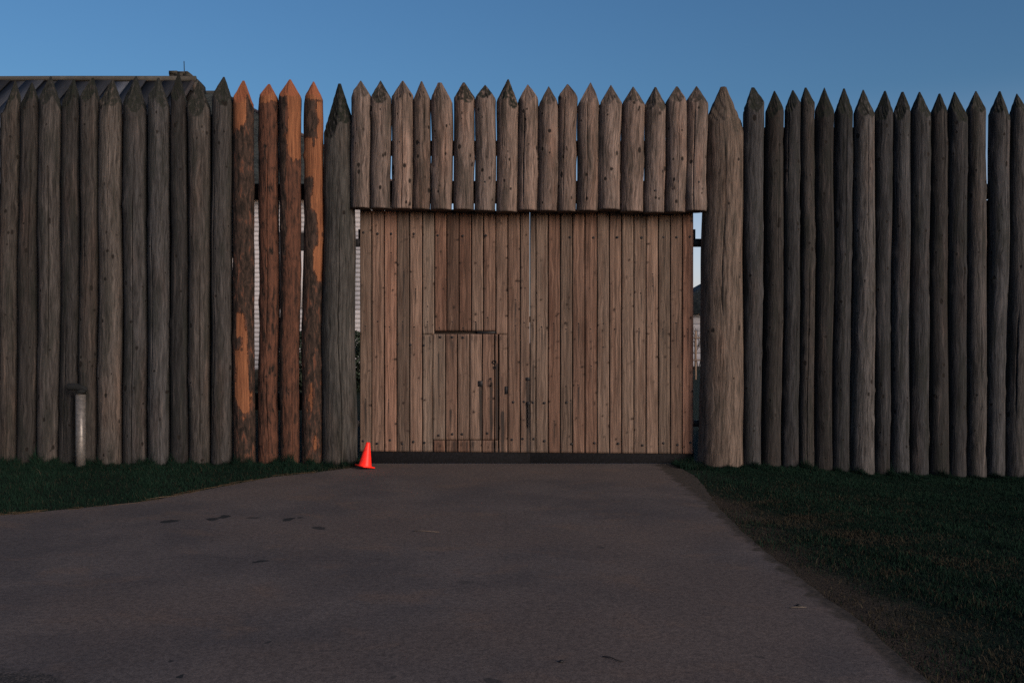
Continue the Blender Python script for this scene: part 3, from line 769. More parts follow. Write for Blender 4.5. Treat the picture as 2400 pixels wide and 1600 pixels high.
leafL = empty('gate_leaf', (PX(844, YG), YG, 0), 'left leaf of the brown plank gate, with a small wicket door cut into it', 'gate', 'gate leaves')
leafR = empty('gate_leaf', (PX(1626, YG), YG, 0), 'right leaf of the brown plank gate, plain boards without a wicket door', 'gate', 'gate leaves')
WX0, WX1, WZ1, WZ0 = 1013.5, 1168, PZ(782, YG), PZ(1030.5, YG)
plank_objs = []
def add_plank(leaf, i, a, b, z0, z1, knots=None, mulc=1.0, name='plank', seed=None, streaks=True):
    col = plank_color(i); k = LIGHT.get(i, 1.0) * mulc
    h = z1 - z0
    o = make_plank(name, leaf, PX(a, YG), PX(b, YG), z0, z1, seed=seed or 900 + i, color=(*[min(1, c * k) for c in col[:3]], 1),
                   streaks=streaks_for(a, b, z1, z0) if streaks else (), knots=knots if knots is not None else int(3 + h * 3.2 + random.Random(i).random() * 4))
    plank_objs.append((a, b, z0, z1, o)); return o
for i in range(14):
    a, b = GL[i], GL[i + 1]
    if 6 <= i <= 10:
        add_plank(leafL, i, a, b, PZ(775, YG), ztop)
        add_plank(leafL, i, a - 3.5, b - 3.5, zfoot(a), WZ0 - .006, knots=1, mulc=.9, seed=1200 + i)
    elif i == 5: add_plank(leafL, i, a, b - 4, zfoot(a), PZ(784, YG)); add_plank(leafL, i, a, b, PZ(783, YG), ztop, seed=1250)
    elif i == 11: add_plank(leafL, i, a, b, PZ(783, YG), ztop); add_plank(leafL, i, WX1 + 1, b, zfoot(a), PZ(784, YG), seed=1260); add_plank(leafL, i, 1159, WX1, zfoot(a), WZ0 - .006, knots=0, seed=1261)
    else: add_plank(leafL, i, a, b, zfoot(a), ztop)
for i in range(14): add_plank(leafR, 14 + i, GR[i], GR[i + 1], zfoot(GR[i]), ztop)
# the wicket door and its own boards
wick = bpy.data.objects.new('wicket_door', None); link(wick, leafL, (PX(WX0, YG), YG, WZ0)); wick['label'] = 'low wicket door of six narrow boards with iron latch'
WP = [1014, 1044, 1072, 1101, 1130, 1159, 1168]
for i in range(6): add_plank(wick, 40 + i, WP[i], WP[i + 1], WZ0, WZ1 - .004, knots=4)
for leaf, a, b in ((leafL, 843.5, 1241.6), (leafR, 1242.4, 1625.5)):
    box('backing_board', leaf, TONE, PX(a, YG), PX(b, YG), YG + .052, YG + .10, PZ(1056, YG), ztop - .01, .003, (.02, .015, .012, 1))
    box('rubber_skirt', leaf, RUBBER, PX(max(a, 846), YG), PX(b + 1, YG), YG + .012, YG + .028, .010, PZ(1050, YG), .003)
for (x, y) in BOLTS:
    for (a, b, z0, z1, o) in plank_objs:
        if a <= x < b and z0 < PZ(y, YG) < z1: bolt(o if o.parent in (leafL, leafR) else wick, PX(x, YG), YG - .001, PZ(y, YG)); break
for (x, y) in NAILS:
    for (a, b, z0, z1, o) in plank_objs:
        if a <= x < b and z0 < PZ(y, YG) < z1 and o.parent in (leafL, leafR): bolt(o, PX(x, YG), YG - .001, PZ(y, YG), NAIL, 'nail'); break
for (x, y) in ((1032, 790), (1060, 790), (1085, 791), (1028, 1020), (1060, 1017), (1083, 1017), (1142, 1015)): bolt(wick, PX(x, YG), YG - .001, PZ(y, YG))
# latch hardware: a ring on a staple, a bar and a hasp
def ring(name, parent, x, z, r, t, y): 
    pts = [(x + r * math.cos(a), y, z + r * math.sin(a)) for a in np.linspace(0, 2 * math.pi, 15)]
    V0 = Vector((x, y, z)); return tube(name, IRON, [Vector(p) - V0 for p in pts], t, 6, parent, V0)
ring('latch_ring', wick, PX(1159, YG), PZ(848, YG), .022, .006, YG - .012)
ring('latch_ring', wick, PX(1160, YG), PZ(861, YG), .016, .005, YG - .012)
box('latch_plate', wick, IRON, PX(1121, YG), PX(1131, YG), YG - .012, YG - .001, PZ(905, YG), PZ(892, YG), .002)
tube('pull_handle', IRON, [(0, 0, 0), (.0, -.03, .0), (.0, -.045, -.03), (0, -.045, -.07), (0, -.03, -.1), (0, 0, -.1)], .009, 8, wick, (PX(1151, YG), YG + .002, PZ(886, YG)))
box('hasp', leafL, IRON, PX(1184, YG), PX(1189, YG), YG - .010, YG - .001, PZ(923, YG), PZ(905, YG), .002)
box('hasp', leafL, IRON, PX(1233, YG), PX(1241, YG), YG - .014, YG - .001, PZ(892, YG), PZ(884, YG), .002)
box('wicket_lintel_strap', leafL, IRON, PX(1118, YG), PX(1163, YG), YG + .018, YG + .03, PZ(782, YG), PZ(776, YG), .001)
# chain links hanging where the leaves meet
for k in range(9):
    z = PZ(950 + k * 6, YG)
    pts = [(.011 * math.cos(a) * (1 if k % 2 else .35), -.011 * math.cos(a) * (.35 if k % 2 else 1), .021 * math.sin(a)) for a in np.linspace(0, 2 * math.pi, 11)]
    tube('chain_link', IRON, pts, .0045, 6, leafL, (PX(1237.5, YG), YG - .016, z))
box('padlock', leafL, IRON, PX(1235, YG), PX(1242, YG), YG - .03, YG - .004, PZ(949, YG), PZ(941, YG), .003)
box('lock_block', leafL, IRON, PX(1237, YG), PX(1244, YG), YG + .03, YG + .05, PZ(755, YG), PZ(741, YG), .002)
# hinges showing in the gaps beside the posts
for leaf, a, b, up in ((leafL, 828, 846, (838, 843)), (leafR, 1625, 1650, (1627, 1632))):
    box('hinge_strap', leaf, IRON, PX(a, YG), PX(b, YG), YG + .02, YG + .05, PZ(578, YG), PZ(559, YG), .002)
    box('hinge_strap', leaf, IRON, PX(up[0], YG), PX(up[1], YG), YG + .052, YG + .08, PZ(560, YG), PZ(536, YG), .002)
    box('hinge_strap', leaf, IRON, PX(a, YG), PX(b, YG), YG + .02, YG + .05, PZ(1000, YG), PZ(985, YG), .002)

# ------------------------------------------------------------------ traffic cone
cone = empty('traffic_cone', (PX(855, -.35), -.35, .006), 'small bright red orange traffic cone leaning at the foot of the left post', 'traffic cone')
seg = 28
rows = []
for (zz, rr) in ((.0, .086), (.006, .083), (.014, .080), (.05, .073), (.12, .059), (.20, .043), (.27, .029), (.292, .0255), (.299, .021)):
    rows.append([(rr * math.cos(a) * (1 + .02 * math.sin(2 * a + zz * 9)), rr * math.sin(a) * (1 - .02 * math.sin(2 * a)), zz + .016) for a in np.linspace(0, 2 * math.pi, seg, endpoint=False)])
rows = np.array(rows)
# a crease where the cone was trodden in
dd = np.exp(-(((rows[..., 0] + .035) / .03) ** 2 + ((rows[..., 2] - .075) / .018) ** 2)) * (rows[..., 1] < 0); rows[..., 1] += .010 * dd
V, F4, F3 = loft(rows, True, False)
body = obj('cone_body', mesh_np('cone_body', V, F4, F3, CONE, smooth=True), cone, cone.location)
V, F4, F3 = box_data(-.094, .094, -.094, .094, 0, .018, .007)
V[:, 2] += .010 * (V[:, 0] / .094) ** 2 * (V[:, 0] < 0)
base = obj('base', mesh_np('base', V, F4, F3, CONE), cone, cone.location)
base.rotation_euler = (0, 0, math.radians(38))
cone.rotation_euler = (math.radians(-3), math.radians(7.5), math.radians(6)); cone.location.z = .022

# ------------------------------------------------------------------ light on a pipe stand
YP = -.26
pip = empty('pipe_light', (PX(189, YP), YP, float(ground_h(PX(189, YP), YP)) - .02), 'shiny galvanised pipe with a black lamp head standing in grass before the logs', 'light fixture')
zt_ = PZ(922, YP)
tube('pipe', GALV, [(0, 0, 0), (0, 0, .3), (0, 0, .315), (0, 0, zt_ - pip.location.z)], [.060, .0605, .0605, .0605], 28, pip, pip.location)
z0 = zt_ - .006
hd = Vector((pip.location.x, YP, z0))
tube('collar', CAPM, [(0, 0, 0), (0, 0, .012), (.005, 0, .03), (0, 0, .05), (-.01, 0, .062)], [.068, .072, .072, .062, .04], 20, pip, hd)
tube('lamp_head', CAPM, [(.085, 0, .045), (.06, 0, .06), (.0, 0, .078), (-.06, -.01, .092), (-.11, -.015, .094), (-.145, -.018, .092), (-.15, -.018, .092)], [.010, .030, .044, .046, .046, .044, .040], 16, pip, hd)
tube('clamp_band', GALV, [(0, 0, 0), (0, 0, .008)], [.0625, .0625], 24, pip, (pip.location.x, YP, PZ(1022, YP)))

# ------------------------------------------------------------------ the plank-roofed building behind, left
YB = 8.2; s1 = (DIST + YB) / FPX
zr = PZ(186, YB); xr = PX(455, YB)
bld = empty('plank_roof_building', (xr, YB, 0), 'building behind the left palisade with a grey board roof and stone chimney', 'building')
LB, SL = 12.0, math.radians(40); RUN = 4.2
roof = box('roof', bld, plain('roof_deck', (.02, .022, .025), .9), xr - LB, xr - .05, YB - .08, YB + .08, zr - .25, zr - .12, .01)
def roof_slab(sign, x0, x1, d0, name, par, mat, col, lift):
    """board lying on the slope from the ridge down; sign -1 near slope, +1 far slope"""
    cs, sn = math.cos(SL), math.sin(SL); L = RUN / cs; t = .03
    P = []
    for dist in (d0, L):
        for h in (lift, lift + t):
            for x in (x0, x1): P.append((x - x0, sign * (dist * cs + h * sn), -dist * sn + h * cs))
    V = np.array(P); F = [(0, 1, 3, 2), (4, 6, 7, 5), (0, 4, 5, 1), (2, 3, 7, 6), (0, 2, 6, 4), (1, 5, 7, 3)]
    uv = np.stack([V[:, 0], -V[:, 2] * 1.5], 1)
    o = obj(name, mesh_np(name, V, F, None, mat, uv=uv), par, (x0, YB, zr)); o.color = col
    return o
rb_ = random.Random(4); x = xr; k = 0
while x > xr - LB:
    w = rb_.uniform(.30, .42)
    lt = rb_.choice([.024, .034, .05, .07]) * rb_.uniform(.8, 1.2)
    if k in (4, ): lt = .13
    roof_slab(-1, x - w, x - (.004 if k else -.0), .03 + rb_.uniform(0, .05), 'roof_board', roof, TONE, (lt * .82, lt * .95, lt * 1.15, 1), -.055 + (.034 if k % 2 else 0))
    roof_slab(1, x - w, x - .004, .03, 'roof_board', roof, TONE, (.02, .022, .025, 1), -.055 + (.034 if k % 2 else 0))
    x -= w; k += 1
tube('ridge_pole', TONE, [(0, 0, 0), (-3, 0, .005), (-6, 0, -.01), (-LB, 0, 0)], [.062, .058, .06, .06], 12, roof, (xr + .04, YB, zr + .01), (.055, .055, .05, 1))
for (sg) in (-1, 1):  # verge boards of the gable
    cs, sn = math.cos(SL), math.sin(SL)
    tube('verge_board', TONE, [(0, 0, -.05), (0, sg * RUN, -RUN * math.tan(SL) - .05)], .05, 6, roof, (xr - .03, YB, zr), (.05, .045, .042, 1))
zw = zr - (RUN - .5) * math.tan(SL) - .05
V = [(-LB + .5, -(RUN - .5), 0), (-.55, -(RUN - .5), 0), (-.55, RUN - .5, 0), (-LB + .5, RUN - .5, 0), (-LB + .5, -(RUN - .5), zw), (-.55, -(RUN - .5), zw), (-.55, RUN - .5, zw), (-LB + .5, RUN - .5, zw), (-.55, 0, zr - .14), (-LB + .5, 0, zr - .14)]
o = obj('wall', mesh_np('wall', np.array(V), [(0, 1, 5, 4), (2, 3, 7, 6), (0, 3, 2, 1)], None, TONE), bld, (xr, YB, 0))
me = o.data
bpy.data.meshes.remove(me)
V = np.array(V)
o = obj('wall', mesh_np('wall', V, [(0, 1, 5, 4), (2, 3, 7, 6)], [(1, 2, 8), (1, 8, 5), (2, 6, 8), (3, 0, 9), (0, 4, 9), (3, 9, 7)], TONE, uv=V[:, [0, 2]]), bld, (xr, YB, 0)); o.color = (.035, .03, .026, 1)
for yy, hh in ((-1.05, 1.0), (-.72, .75), (-.4, .5)):   # gable boards, one of them new and orange
    o = box('gable_board', bld, TONE, xr - .54, xr - .50, YB + yy - .10, YB + yy + .10, zr - 2.6, zr - .16 - abs(yy) * math.tan(SL), .002, (.28, .11, .05, 1) if yy == -.72 else (.05, .045, .04, 1))
# chimney of rough stone, shoulder sloping on its right
YC = YB + 1.2
def stone_block(name, parent, pts_front, y0, y1, mat, jit=.02, seed=1):
    r = random.Random(seed); n = len(pts_front)
    V = []
    for y in (y0, y1):
        for (x, z) in pts_front: V.append((x + r.uniform(-jit, jit), y + r.uniform(-jit, jit), z + r.uniform(-jit, jit)))
    F3 = []; F4 = [(i, (i + 1) % n, (i + 1) % n + n, i + n) for i in range(n)]
    for k in range(1, n - 1): F3 += [(0, k + 1, k), (n, n + k, n + k + 1)]
    V = np.array(V); o0 = V.mean(0); o0[2] = V[:, 2].min()
    F4 = [tuple(reversed(f)) for f in F4]; F3 = [tuple(reversed(f)) for f in F3]
    return obj(name, mesh_np(name, V - o0, F4, F3, mat), parent, o0)
chim = bpy.data.objects.new('chimney', None); link(chim, bld, (PX(420, YC), YC, zr - 1))
for row, (ya, yb) in enumerate(((200, 186), (186, 179), (179, 172.5), (172.5, 166.5))):
    x0, x1 = 394 + row * .4, [457, 453, 446, 439][row]; x1b = [457, 457, 452, 446][row]
    cuts = [x0, x0 + 15 + 5 * (row % 2), x0 + 33 + 4 * (row % 2)]
    for j, xa in enumerate(cuts):
        xb1 = cuts[j + 1] if j < 2 else x1; xb0 = cuts[j + 1] if j < 2 else x1b
        stone_block('stone', chim, [(PX(xa, YC) + .002, PZ(ya, YC) + .002), (PX(xb0, YC) - .002, PZ(ya, YC) + .002), (PX(xb1, YC) - .002, PZ(yb, YC)), (PX(xa, YC) + .002, PZ(yb, YC))], YC + .015 * ((j + row) % 3), YC + .75, STONE, .006, 10 * row + j)
tube('antenna_rod', IRON, [(0, 0, 0), (-.01, 0, .3), (-.015, 0, PZ(143, YC) - PZ(168, YC))], [.010, .009, .007], 6, chim, (PX(425, YC), YC + .2, PZ(168, YC)))

# ------------------------------------------------------------------ white clapboard house behind
YW = 20.2; KW = (DIST + YW) / FPX
xl_w, xr_w = -17.5, -4.4
house = empty('clapboard_house', ((xl_w + xr_w) / 2, YW, 0), 'white clapboard house with a dark shingled hip roof, seen through the palisade gaps', 'house')
ze = PZ(468, YW); zwb = PZ(866, YW)
wall = box('wall', house, plain('house_sheathing', (.16, .165, .18), .9), xl_w, xr_w, YW + .02, YW + 9, zwb - .2, ze + .3, .0)
box('foundation', house, STONE, xl_w - .05, xr_w + .05, YW - .08, YW + 9.05, -.3, zwb - .02, .0)
nb = int((ze - zwb) / (10.75 * KW)); hb = (ze - zwb) / nb
V0, F40, F30 = box_data(xl_w, -10.0, 0, 0, 0, 0)
def clap_mesh(x0, x1):
    V = np.array([(x0, -.002, .0), (x1, -.002, 0), (x0, .02, 0), (x1, .02, 0), (x0, .008, hb - .004), (x1, .008, hb - .004), (x0, .02, hb - .004), (x1, .02, hb - .004)])
    V[:, 0] -= (x0 + x1) / 2
    return mesh_np('clapboard', V, [(0, 1, 5, 4), (0, 2, 3, 1), (4, 5, 7, 6), (0, 4, 6, 2), (1, 3, 7, 5)], None, WHITE)
wx0, wx1 = PX(648, YW), PX(768, YW)
wz0, wz1 = PZ(722, YW), PZ(545, YW)
full, pl_, pr_ = clap_mesh(xl_w, xr_w), clap_mesh(xl_w, wx0), clap_mesh(wx1, xr_w)
for k in range(nb):
    z = zwb + k * hb
    if z + hb < wz0 + .02 or z > wz1 - .02: obj('clapboard', full, wall, ((xl_w + xr_w) / 2, YW, z))
    else:
        obj('clapboard', pl_, wall, ((xl_w + wx0) / 2, YW, z)); obj('clapboard', pr_, wall, ((wx1 + xr_w) / 2, YW, z))
win = box('window', house, BLACK, wx0 + .02, wx1 - .02, YW + .01, YW + .018, wz0, wz1, 0)
box('blind', win, BLIND, PX(664, YW), PX(748, YW), YW - .008, YW + .004, wz0 + .01, PZ(588, YW), 0)
for xa, xb in ((648, 662), (750, 768)):
    sh = box('shutter', house, IRON, PX(xa, YW), PX(xb, YW), YW - .05, YW - .02, wz0, wz1, .004)
    for k in range(7): box('slat', sh, WHITE, PX(xa + 5, YW), PX(xb - 6, YW), YW - .058, YW - .052, PZ(595 + k * 20, YW), PZ(592 + k * 20, YW), 0)
box('fascia', house, BLACK, xl_w - .6, PX(985, YW) , YW - .62, YW - .52, ze + .02, ze + .34, .0)
box('soffit', house, BLACK, xl_w - .6, PX(985, YW), YW - .50, YW + 9.5, ze + .03, ze + .09, .0)
# hip roof in overlapping shingle courses
rxr = PX(513, 25.2); rz = PZ(218, 25.2); ey = YW - .62; ez = ze + .36; exr = -3.9
ncr = 60; Vr = []; F4r = []
rgs = random.Random(8)
for k in range(ncr):
    t0, t1 = k / ncr, (k + 1.25) / ncr
    t1 = min(t1, 1)
    def pt(t, lift): 
        return (exr + (rxr - exr) * t, ey + (25.2 - ey) * t - lift, ez + (rz - ez) * t + lift)
    x1a, ya, za = pt(t0, .035); x1b, yb, zb_ = pt(t1, .0)
    n = 40; x0 = -19.0
    for j in range(n):
        fa, fb = j / n, (j + 1) / n; dz = rgs.uniform(-.012, .012)
        b = len(Vr)
        Vr += [(x0 + (x1a - x0) * fa, ya, za + dz), (x0 + (x1a - x0) * fb, ya, za + dz), (x0 + (x1b - x0) * fb, yb, zb_), (x0 + (x1b - x0) * fa, yb, zb_), (x0 + (x1a - x0) * fa, ya + .03, za + dz - .045), (x0 + (x1a - x0) * fb, ya + .03, za + dz - .045)]
        F4r += [(b, b + 1, b + 2, b + 3), (b + 4, b + 5, b + 1, b)]
b = len(Vr); byk = 30.5
Vr += [(exr, ey, ez - .05), (exr, byk, ez - .05), (rxr, 25.2, rz - .02), (-19, byk, ez - .05), (-19, 25.2, rz - .02)]
V = np.array(Vr); o0 = np.array([(xl_w + xr_w) / 2, 25.2, ez])
rf = obj('roof', mesh_np('roof', V - o0, F4r + [(b + 1, b + 3, b + 4, b + 2)], [(b, b + 1, b + 2)], SHINGLE), house, o0); rf['kind'] = 'stuff'
tube('hip_cap', TONE, [(0, 0, 0), (rxr - exr, 25.2 - ey, rz - ez)], .09, 6, rf, (exr, ey, ez + .02), (.07, .055, .05, 1))
tube('ridge_cap', TONE, [(0, 0, 0), (-7, 0, 0)], .08, 6, rf, (rxr, 25.2, rz + .01), (.03, .035, .038, 1))

# ------------------------------------------------------------------ hedge, far shed and railing glimpsed through gaps
def leaf_mass(name, n, cx, cy, rx, ry, h, size, mat, seed, loc):
    r = np.random.default_rng(seed)
    u = r.normal(size=(n, 3)); u /= np.linalg.norm(u, axis=1)[:, None]; rad = r.uniform(.6, 1.05, n) ** .5
    lump_ = 1 + .18 * np.sin(u[:, 0] * 7 + 2) * np.cos(u[:, 2] * 6)
    c = u * (rad * lump_)[:, None] * np.array([rx, ry, h / 2]) + np.array([0, 0, h / 2])
    c[:, 2] = np.maximum(c[:, 2], .02)
    a = r.normal(size=(n, 3)); a /= np.linalg.norm(a, axis=1)[:, None]; b = np.cross(a, r.normal(size=(n, 3))); b /= np.linalg.norm(b, axis=1)[:, None]
    sz = size * r.uniform(.6, 1.3, n)[:, None]
    V = np.stack([c - a * sz, c + b * sz * .5, c + a * sz, c - b * sz * .5], 1).reshape(-1, 3)
    F = np.arange(4 * n).reshape(-1, 4)
    return mesh_np(name, V, F, None, mat)
LEAF = plain('dark_leaf', (.016, .028, .018), .7, 0, .6, 3)
for (px0, px1, top, seed, lab) in ((640, 800, 783, 1, 'dark leafy hedge bush in front of the white house, left of the gate post'), (770, 905, 786, 2, 'dark leafy hedge bush in front of the white house, behind the gate post')):
    Yb = 17.5; xa, xb = PX(px0, Yb), PX(px1, Yb); h = PZ(top, Yb)
    sh = empty('hedge_bush', ((xa + xb) / 2, Yb, ground_h((xa + xb) / 2, Yb).item()), lab, 'bush', 'bushes by the white house')
    obj('foliage', leaf_mass('foliage', 5000, 0, 0, (xb - xa) / 2, .8, h + .012, .075, LEAF, seed, None), sh, sh.location)
    tube('trunk', TONE, [(0, 0, -.05), (.02, 0, h * .5)], [.05, .03], 8, sh, sh.location, (.03, .025, .02, 1))
YS = 46.0
shed = empty('far_shed', (PX(1690, YS), YS, 0), 'small distant white shed with a dark roof, right of the gate gap', 'shed')
xa, xb = PX(1560, YS), PX(1830, YS)
ws = box('wall', shed, WHITE, xa, xb, YS, YS + 7, -.1, PZ(733, YS), 0)
zA = PZ(736, YS); zB = PZ(640, YS); xm = PX(1712, YS)
V = np.array([(xa - .5, -.6, 0), (xm, -.6, zB - zA), (xb + .5, -.6, 0), (xa - .5, 7.5, 0), (xm, 7.5, zB - zA), (xb + .5, 7.5, 0)])
V[:, 0] -= PX(1690, YS)
obj('roof', mesh_np('roof', V, [(0, 3, 4, 1), (1, 4, 5, 2), (0, 2, 5, 3)], [(0, 1, 2), (3, 5, 4)], SHINGLE), shed, (PX(1690, YS), YS, zA))
for k in range(8):
    box('weatherboard', ws, WHITE, xa, xb, YS - .03, YS - .004, -.05 + k * .46, .36 + k * .46, .006)
def branch_bush(parent, mat, n, h, w, seed):
    r = random.Random(seed); V = []; F = []
    def seg(p, q, ra, rb2):
        d = (q - p).normalized(); a = d.orthogonal().normalized(); b = d.cross(a); i = len(V)
        for (c, rr) in ((p, ra), (q, rb2)):
            for k in range(4): V.append(tuple(c + (a * math.cos(k * 1.5708) + b * math.sin(k * 1.5708)) * rr))
        for k in range(4): F.append((i + k, i + (k + 1) % 4, i + 4 + (k + 1) % 4, i + 4 + k))
    def grow(p, d, L, rr, lev):
        q = p + d * L; seg(p, q, rr, rr * .65)
        if lev == 0: return
        for _ in range(3):
            nd = (d + Vector((r.uniform(-.7, .7), r.uniform(-.7, .7), r.uniform(-.2, .6)))).normalized(); grow(p + d * L * r.uniform(.4, 1), nd, L * .68, rr * .6, lev - 1)
    for _ in range(n): grow(Vector((r.uniform(-w, w) * .3, 0, 0)), Vector((r.uniform(-.5, .5), r.uniform(-.4, .4), 1)).normalized(), h * .42, .03, 4)
    return mesh_np('branches', np.array(V), F, None, mat)
bb = empty('bare_shrub', (PX(1634, 40), 40, ground_h(PX(1634, 40), 40).item()), 'leafless shrub before the far white shed, in the gap right of the gate', 'shrub')
obj('branches', branch_bush(bb, BLACK, 5, 3.0, 1.2, 5), bb, bb.location)
rl = empty('wooden_railing', (PX(1640, 26), 26, 0), 'low weathered wooden railing far behind the right gap of the gate', 'railing')
for px in (1590, 1629, 1668, 1707):
    box('post', rl, TONE, PX(px, 26), PX(px + 4, 26), 26, 26.07, -.03, PZ(775, 26), .004, (.16, .12, .09, 1))
for py in (790, 842):
    box('rail', rl, TONE, PX(1590, 26), PX(1711, 26), 25.95, 25.995, PZ(py + 3, 26), PZ(py, 26), .004, (.15, .12, .10, 1))

# ------------------------------------------------------------------ grass
def grass(name, label, pts, seed, hmin, hmax, dryness, parent=None, lean=.8, width=.0022):
    r = np.random.default_rng(seed); x, y = pts[:, 0], pts[:, 1]; n = len(x)
    z = ground_h(x, y); fence = np.exp(-np.abs(y + .12) / .16)
    clump = .5 + .5 * lumps(x * 2.3 + 4, y * 2.9); clump2 = .5 + .5 * lumps(x * 6.1, y * 7.3 + 2)
    h = (hmin + (hmax - hmin) * r.random(n) ** 1.5) * (.45 + .8 * clump2 * clump) * (1 + fence * (.4 + 3.2 * np.clip(.5 + .5 * np.sin(x * 9.1 + 2 * np.sin(x * 3.7)) * np.sin(x * 23.3 + y * 9), 0, 1) ** 3)) * np.where(r.random(n) < .015, 1.9, 1.0)
    a = r.uniform(0, 6.283, n); ln = r.uniform(.1, lean + .4 * dryness, n) * h
    w = width * r.uniform(.7, 1.5, n)
    dx, dy = np.cos(a), np.sin(a); ang2 = r.uniform(0, 6.283, n); px_, py_ = np.cos(ang2) * w, np.sin(ang2) * w
    base = np.stack([x, y, z - .004], 1)
    p0 = base + np.stack([px_, py_, 0 * x], 1); p1 = base - np.stack([px_, py_, 0 * x], 1)
    mid = base + np.stack([dx * ln * .35, dy * ln * .35, h * .6], 1)
    m0 = mid + np.stack([px_, py_, 0 * x], 1) * .7; m1 = mid - np.stack([px_, py_, 0 * x], 1) * .7
    tp = base + np.stack([dx * ln, dy * ln, h * np.sqrt(np.clip(1 - .3 * (ln / h) ** 2, .3, 1))], 1)
    V = np.stack([p0, p1, m1, m0, tp], 1).reshape(-1, 3)
    i = np.arange(n) * 5; F4 = np.stack([i, i + 1, i + 2, i + 3], 1); F3 = np.stack([i + 3, i + 2, i + 4], 1)
    g = np.stack([.0045 + .004 * clump, .013 + .010 * clump, .009 + .006 * clump], 1) * r.uniform(.7, 1.3, n)[:, None]
    d = np.array([.034, .030, .021])[None] * r.uniform(.6, 1.2, n)[:, None]
    isd = r.random(n) < dryness
    col = np.where(isd[:, None], d, g)
    tint = np.repeat(col, 5, axis=0)
    o = obj(name, mesh_np(name, V, F4, F3, BLADE, {'tint': tint}))
    tag(o, label, 'grass', kind='stuff'); return o
rg = np.random.default_rng(21)
def sample(n, x0, x1, y0, y1):
    p = np.stack([rg.uniform(x0, x1, n), rg.uniform(y0, y1, n)], 1); return p
P = np.concatenate([sample(380000, 1.9, 7.2, -9, -.02), sample(60000, 2.0, 7.6, -.45, .02), sample(16000, 7.2, 10, -8, 0)])
drv, _ = edge_dist(P[:, 0], P[:, 1])
bare = np.clip(.18 + drv / .9 + .35 * lumps(P[:, 0] * 3.1, P[:, 1] * 3.7), 0, 1)
keep = (drv > -.10 * rg.random(len(P)) ** 2) & (rg.random(len(P)) < bare ** 1.2 * np.where(P[:, 1] > -1.4, 1, 1))
PR = P[keep]; drv = drv[keep]
patchy = smooth(.0, .7, lumps(PR[:, 0] * 2.1 + 3, PR[:, 1] * 2.9) + .6 * lumps(PR[:, 0] * 5.3, PR[:, 1] * 6.7 + 1))
dn = np.clip(np.exp(-drv / .8) * (.35 + .9 * patchy) * smooth(-1.0, -2.6, PR[:, 1]) + .02 + .45 * patchy * smooth(2.4, .6, drv) * smooth(-2, -4, PR[:, 1]), 0, .95)
grass('grass', 'dark green grass along the foot of the right palisade', PR, 31, .022, .058, dn)
P = np.concatenate([sample(120000, -8.2, -1.88, -5.2, -.02), sample(60000, -7.4, -1.88, -.5, .02)])
_, dlv = edge_dist(P[:, 0], P[:, 1])
keep = (dlv > -.06 * rg.random(len(P)) ** 2)
PL = P[keep]; dlv = dlv[keep]
grass('grass', 'dark green grass strip along the foot of the left palisade', PL, 32, .035, .085, np.clip(np.exp(-dlv / .03) * .75 + .05, 0, .9))
P = np.concatenate([sample(2500, -2.15, -1.80, -.45, .05), sample(2500, 1.98, 2.35, -.35, .1)])
dr_, dl_ = edge_dist(P[:, 0], P[:, 1])
P = P[(dr_ > -.02) | (dl_ > -.02)]
grass('grass', 'grass tufts grown up against the two gate posts', P, 33, .06, .13, np.full(len(P), .06))
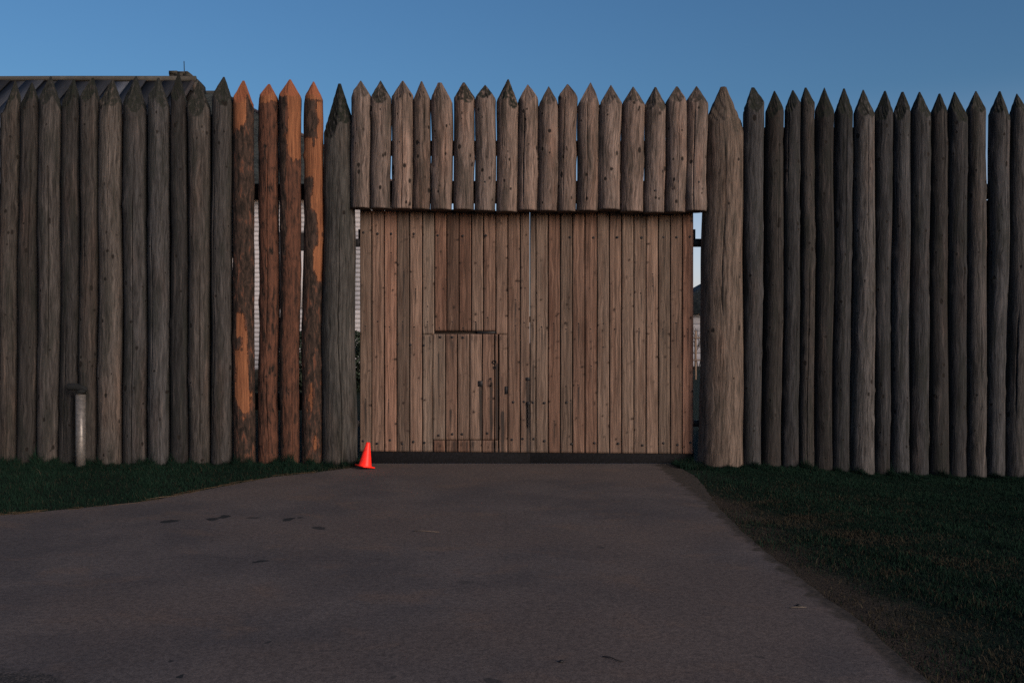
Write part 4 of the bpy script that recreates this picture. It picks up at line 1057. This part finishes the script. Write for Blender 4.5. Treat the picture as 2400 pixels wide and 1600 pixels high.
# straw lying along the left edge of the asphalt
r = np.random.default_rng(5); E = np.array(EL); E = E[(E[:, 0] < -1.95) & (E[:, 0] > -7)]
ii = r.integers(0, len(E) - 1, 200); pos = E[ii] + r.normal(0, .035, (200, 2)); an = np.arctan2(E[ii + 1, 1] - E[ii, 1], E[ii + 1, 0] - E[ii, 0]) + r.normal(0, .35, 200); Ls = r.uniform(.03, .13, 200)
d = np.stack([np.cos(an), np.sin(an)], 1) * Ls[:, None]; nrm_ = np.stack([-np.sin(an), np.cos(an)], 1) * .0022
zz = r.uniform(.006, .016, 200)[:, None]
V = np.stack([np.hstack([pos - d - nrm_, zz]), np.hstack([pos + d - nrm_, zz]), np.hstack([pos + d + nrm_, zz + .004]), np.hstack([pos - d + nrm_, zz + .004])], 1).reshape(-1, 3)
st = obj('straw', mesh_np('straw', V, np.arange(len(V)).reshape(-1, 4), None, BLADE, {'tint': np.repeat(np.array([[.12, .09, .062]]) * r.uniform(.5, 1.3, 200)[:, None], 4, 0)}))
tag(st, 'dry straw lying along the left edge of the asphalt', 'straw', kind='stuff')

# ------------------------------------------------------------------ litter on the driveway
def stick(px0, py0, px1, py1, rad, col, label, cat='stick', name='stick'):
    a, b = G2(px0, py0), G2(px1, py1); L = Vector((b[0] - a[0], b[1] - a[1], 0)); m = random.Random(int(px0))
    pts = [Vector((0, 0, 0)), L * .35 + Vector((0, m.uniform(-.01, .01), .004)), L * .7 + Vector((0, m.uniform(-.012, .012), .002)), L]
    o = tube(name, TONE, pts, [rad * .8, rad, rad * .9, rad * .5], 6, None, (a[0], a[1], .005 + rad), col)
    tag(o, label, cat)
stick(1849, 1426, 1890, 1425, .003, (.13, .115, .095, 1), 'thin pale stick lying on the asphalt near its right edge')
stick(968, 1246, 1030, 1248, .003, (.13, .105, .085, 1), 'pale straw stalk lying on the asphalt before the gate', 'straw', 'straw_stalk')
stick(1412, 1541, 1463, 1553, .003, (.02, .02, .02, 1), 'thin dark twig lying on the asphalt at the bottom of the picture', 'stick', 'twig')
stick(345, 1171, 428, 1161, .003, (.10, .078, .055, 1), 'long dry stalk lying along the left grass edge', 'straw', 'straw_stalk')
def pebble(px, py, w, label):
    x, y = G2(px, py); r = random.Random(int(px)); rows = []
    for k, (rr, zz) in enumerate(((.75, 0), (1, .3), (.85, .6), (.4, .85))):
        rows.append([(w * rr * math.cos(a) * r.uniform(.85, 1.1), w * rr * .8 * math.sin(a) * r.uniform(.85, 1.1), w * zz) for a in np.linspace(0, 2 * math.pi, 9, endpoint=False)])
    V, F4, F3 = loft(np.array(rows)); o = obj('pebble', mesh_np('pebble', V, F4, F3, IRON, smooth=True), None, (x, y, .004)); tag(o, label, 'pebble')
pebble(1871, 1421, .014, 'dark pebble beside the pale stick on the asphalt')
pebble(1315, 1553, .014, 'small dark pebble on the asphalt at the bottom centre')
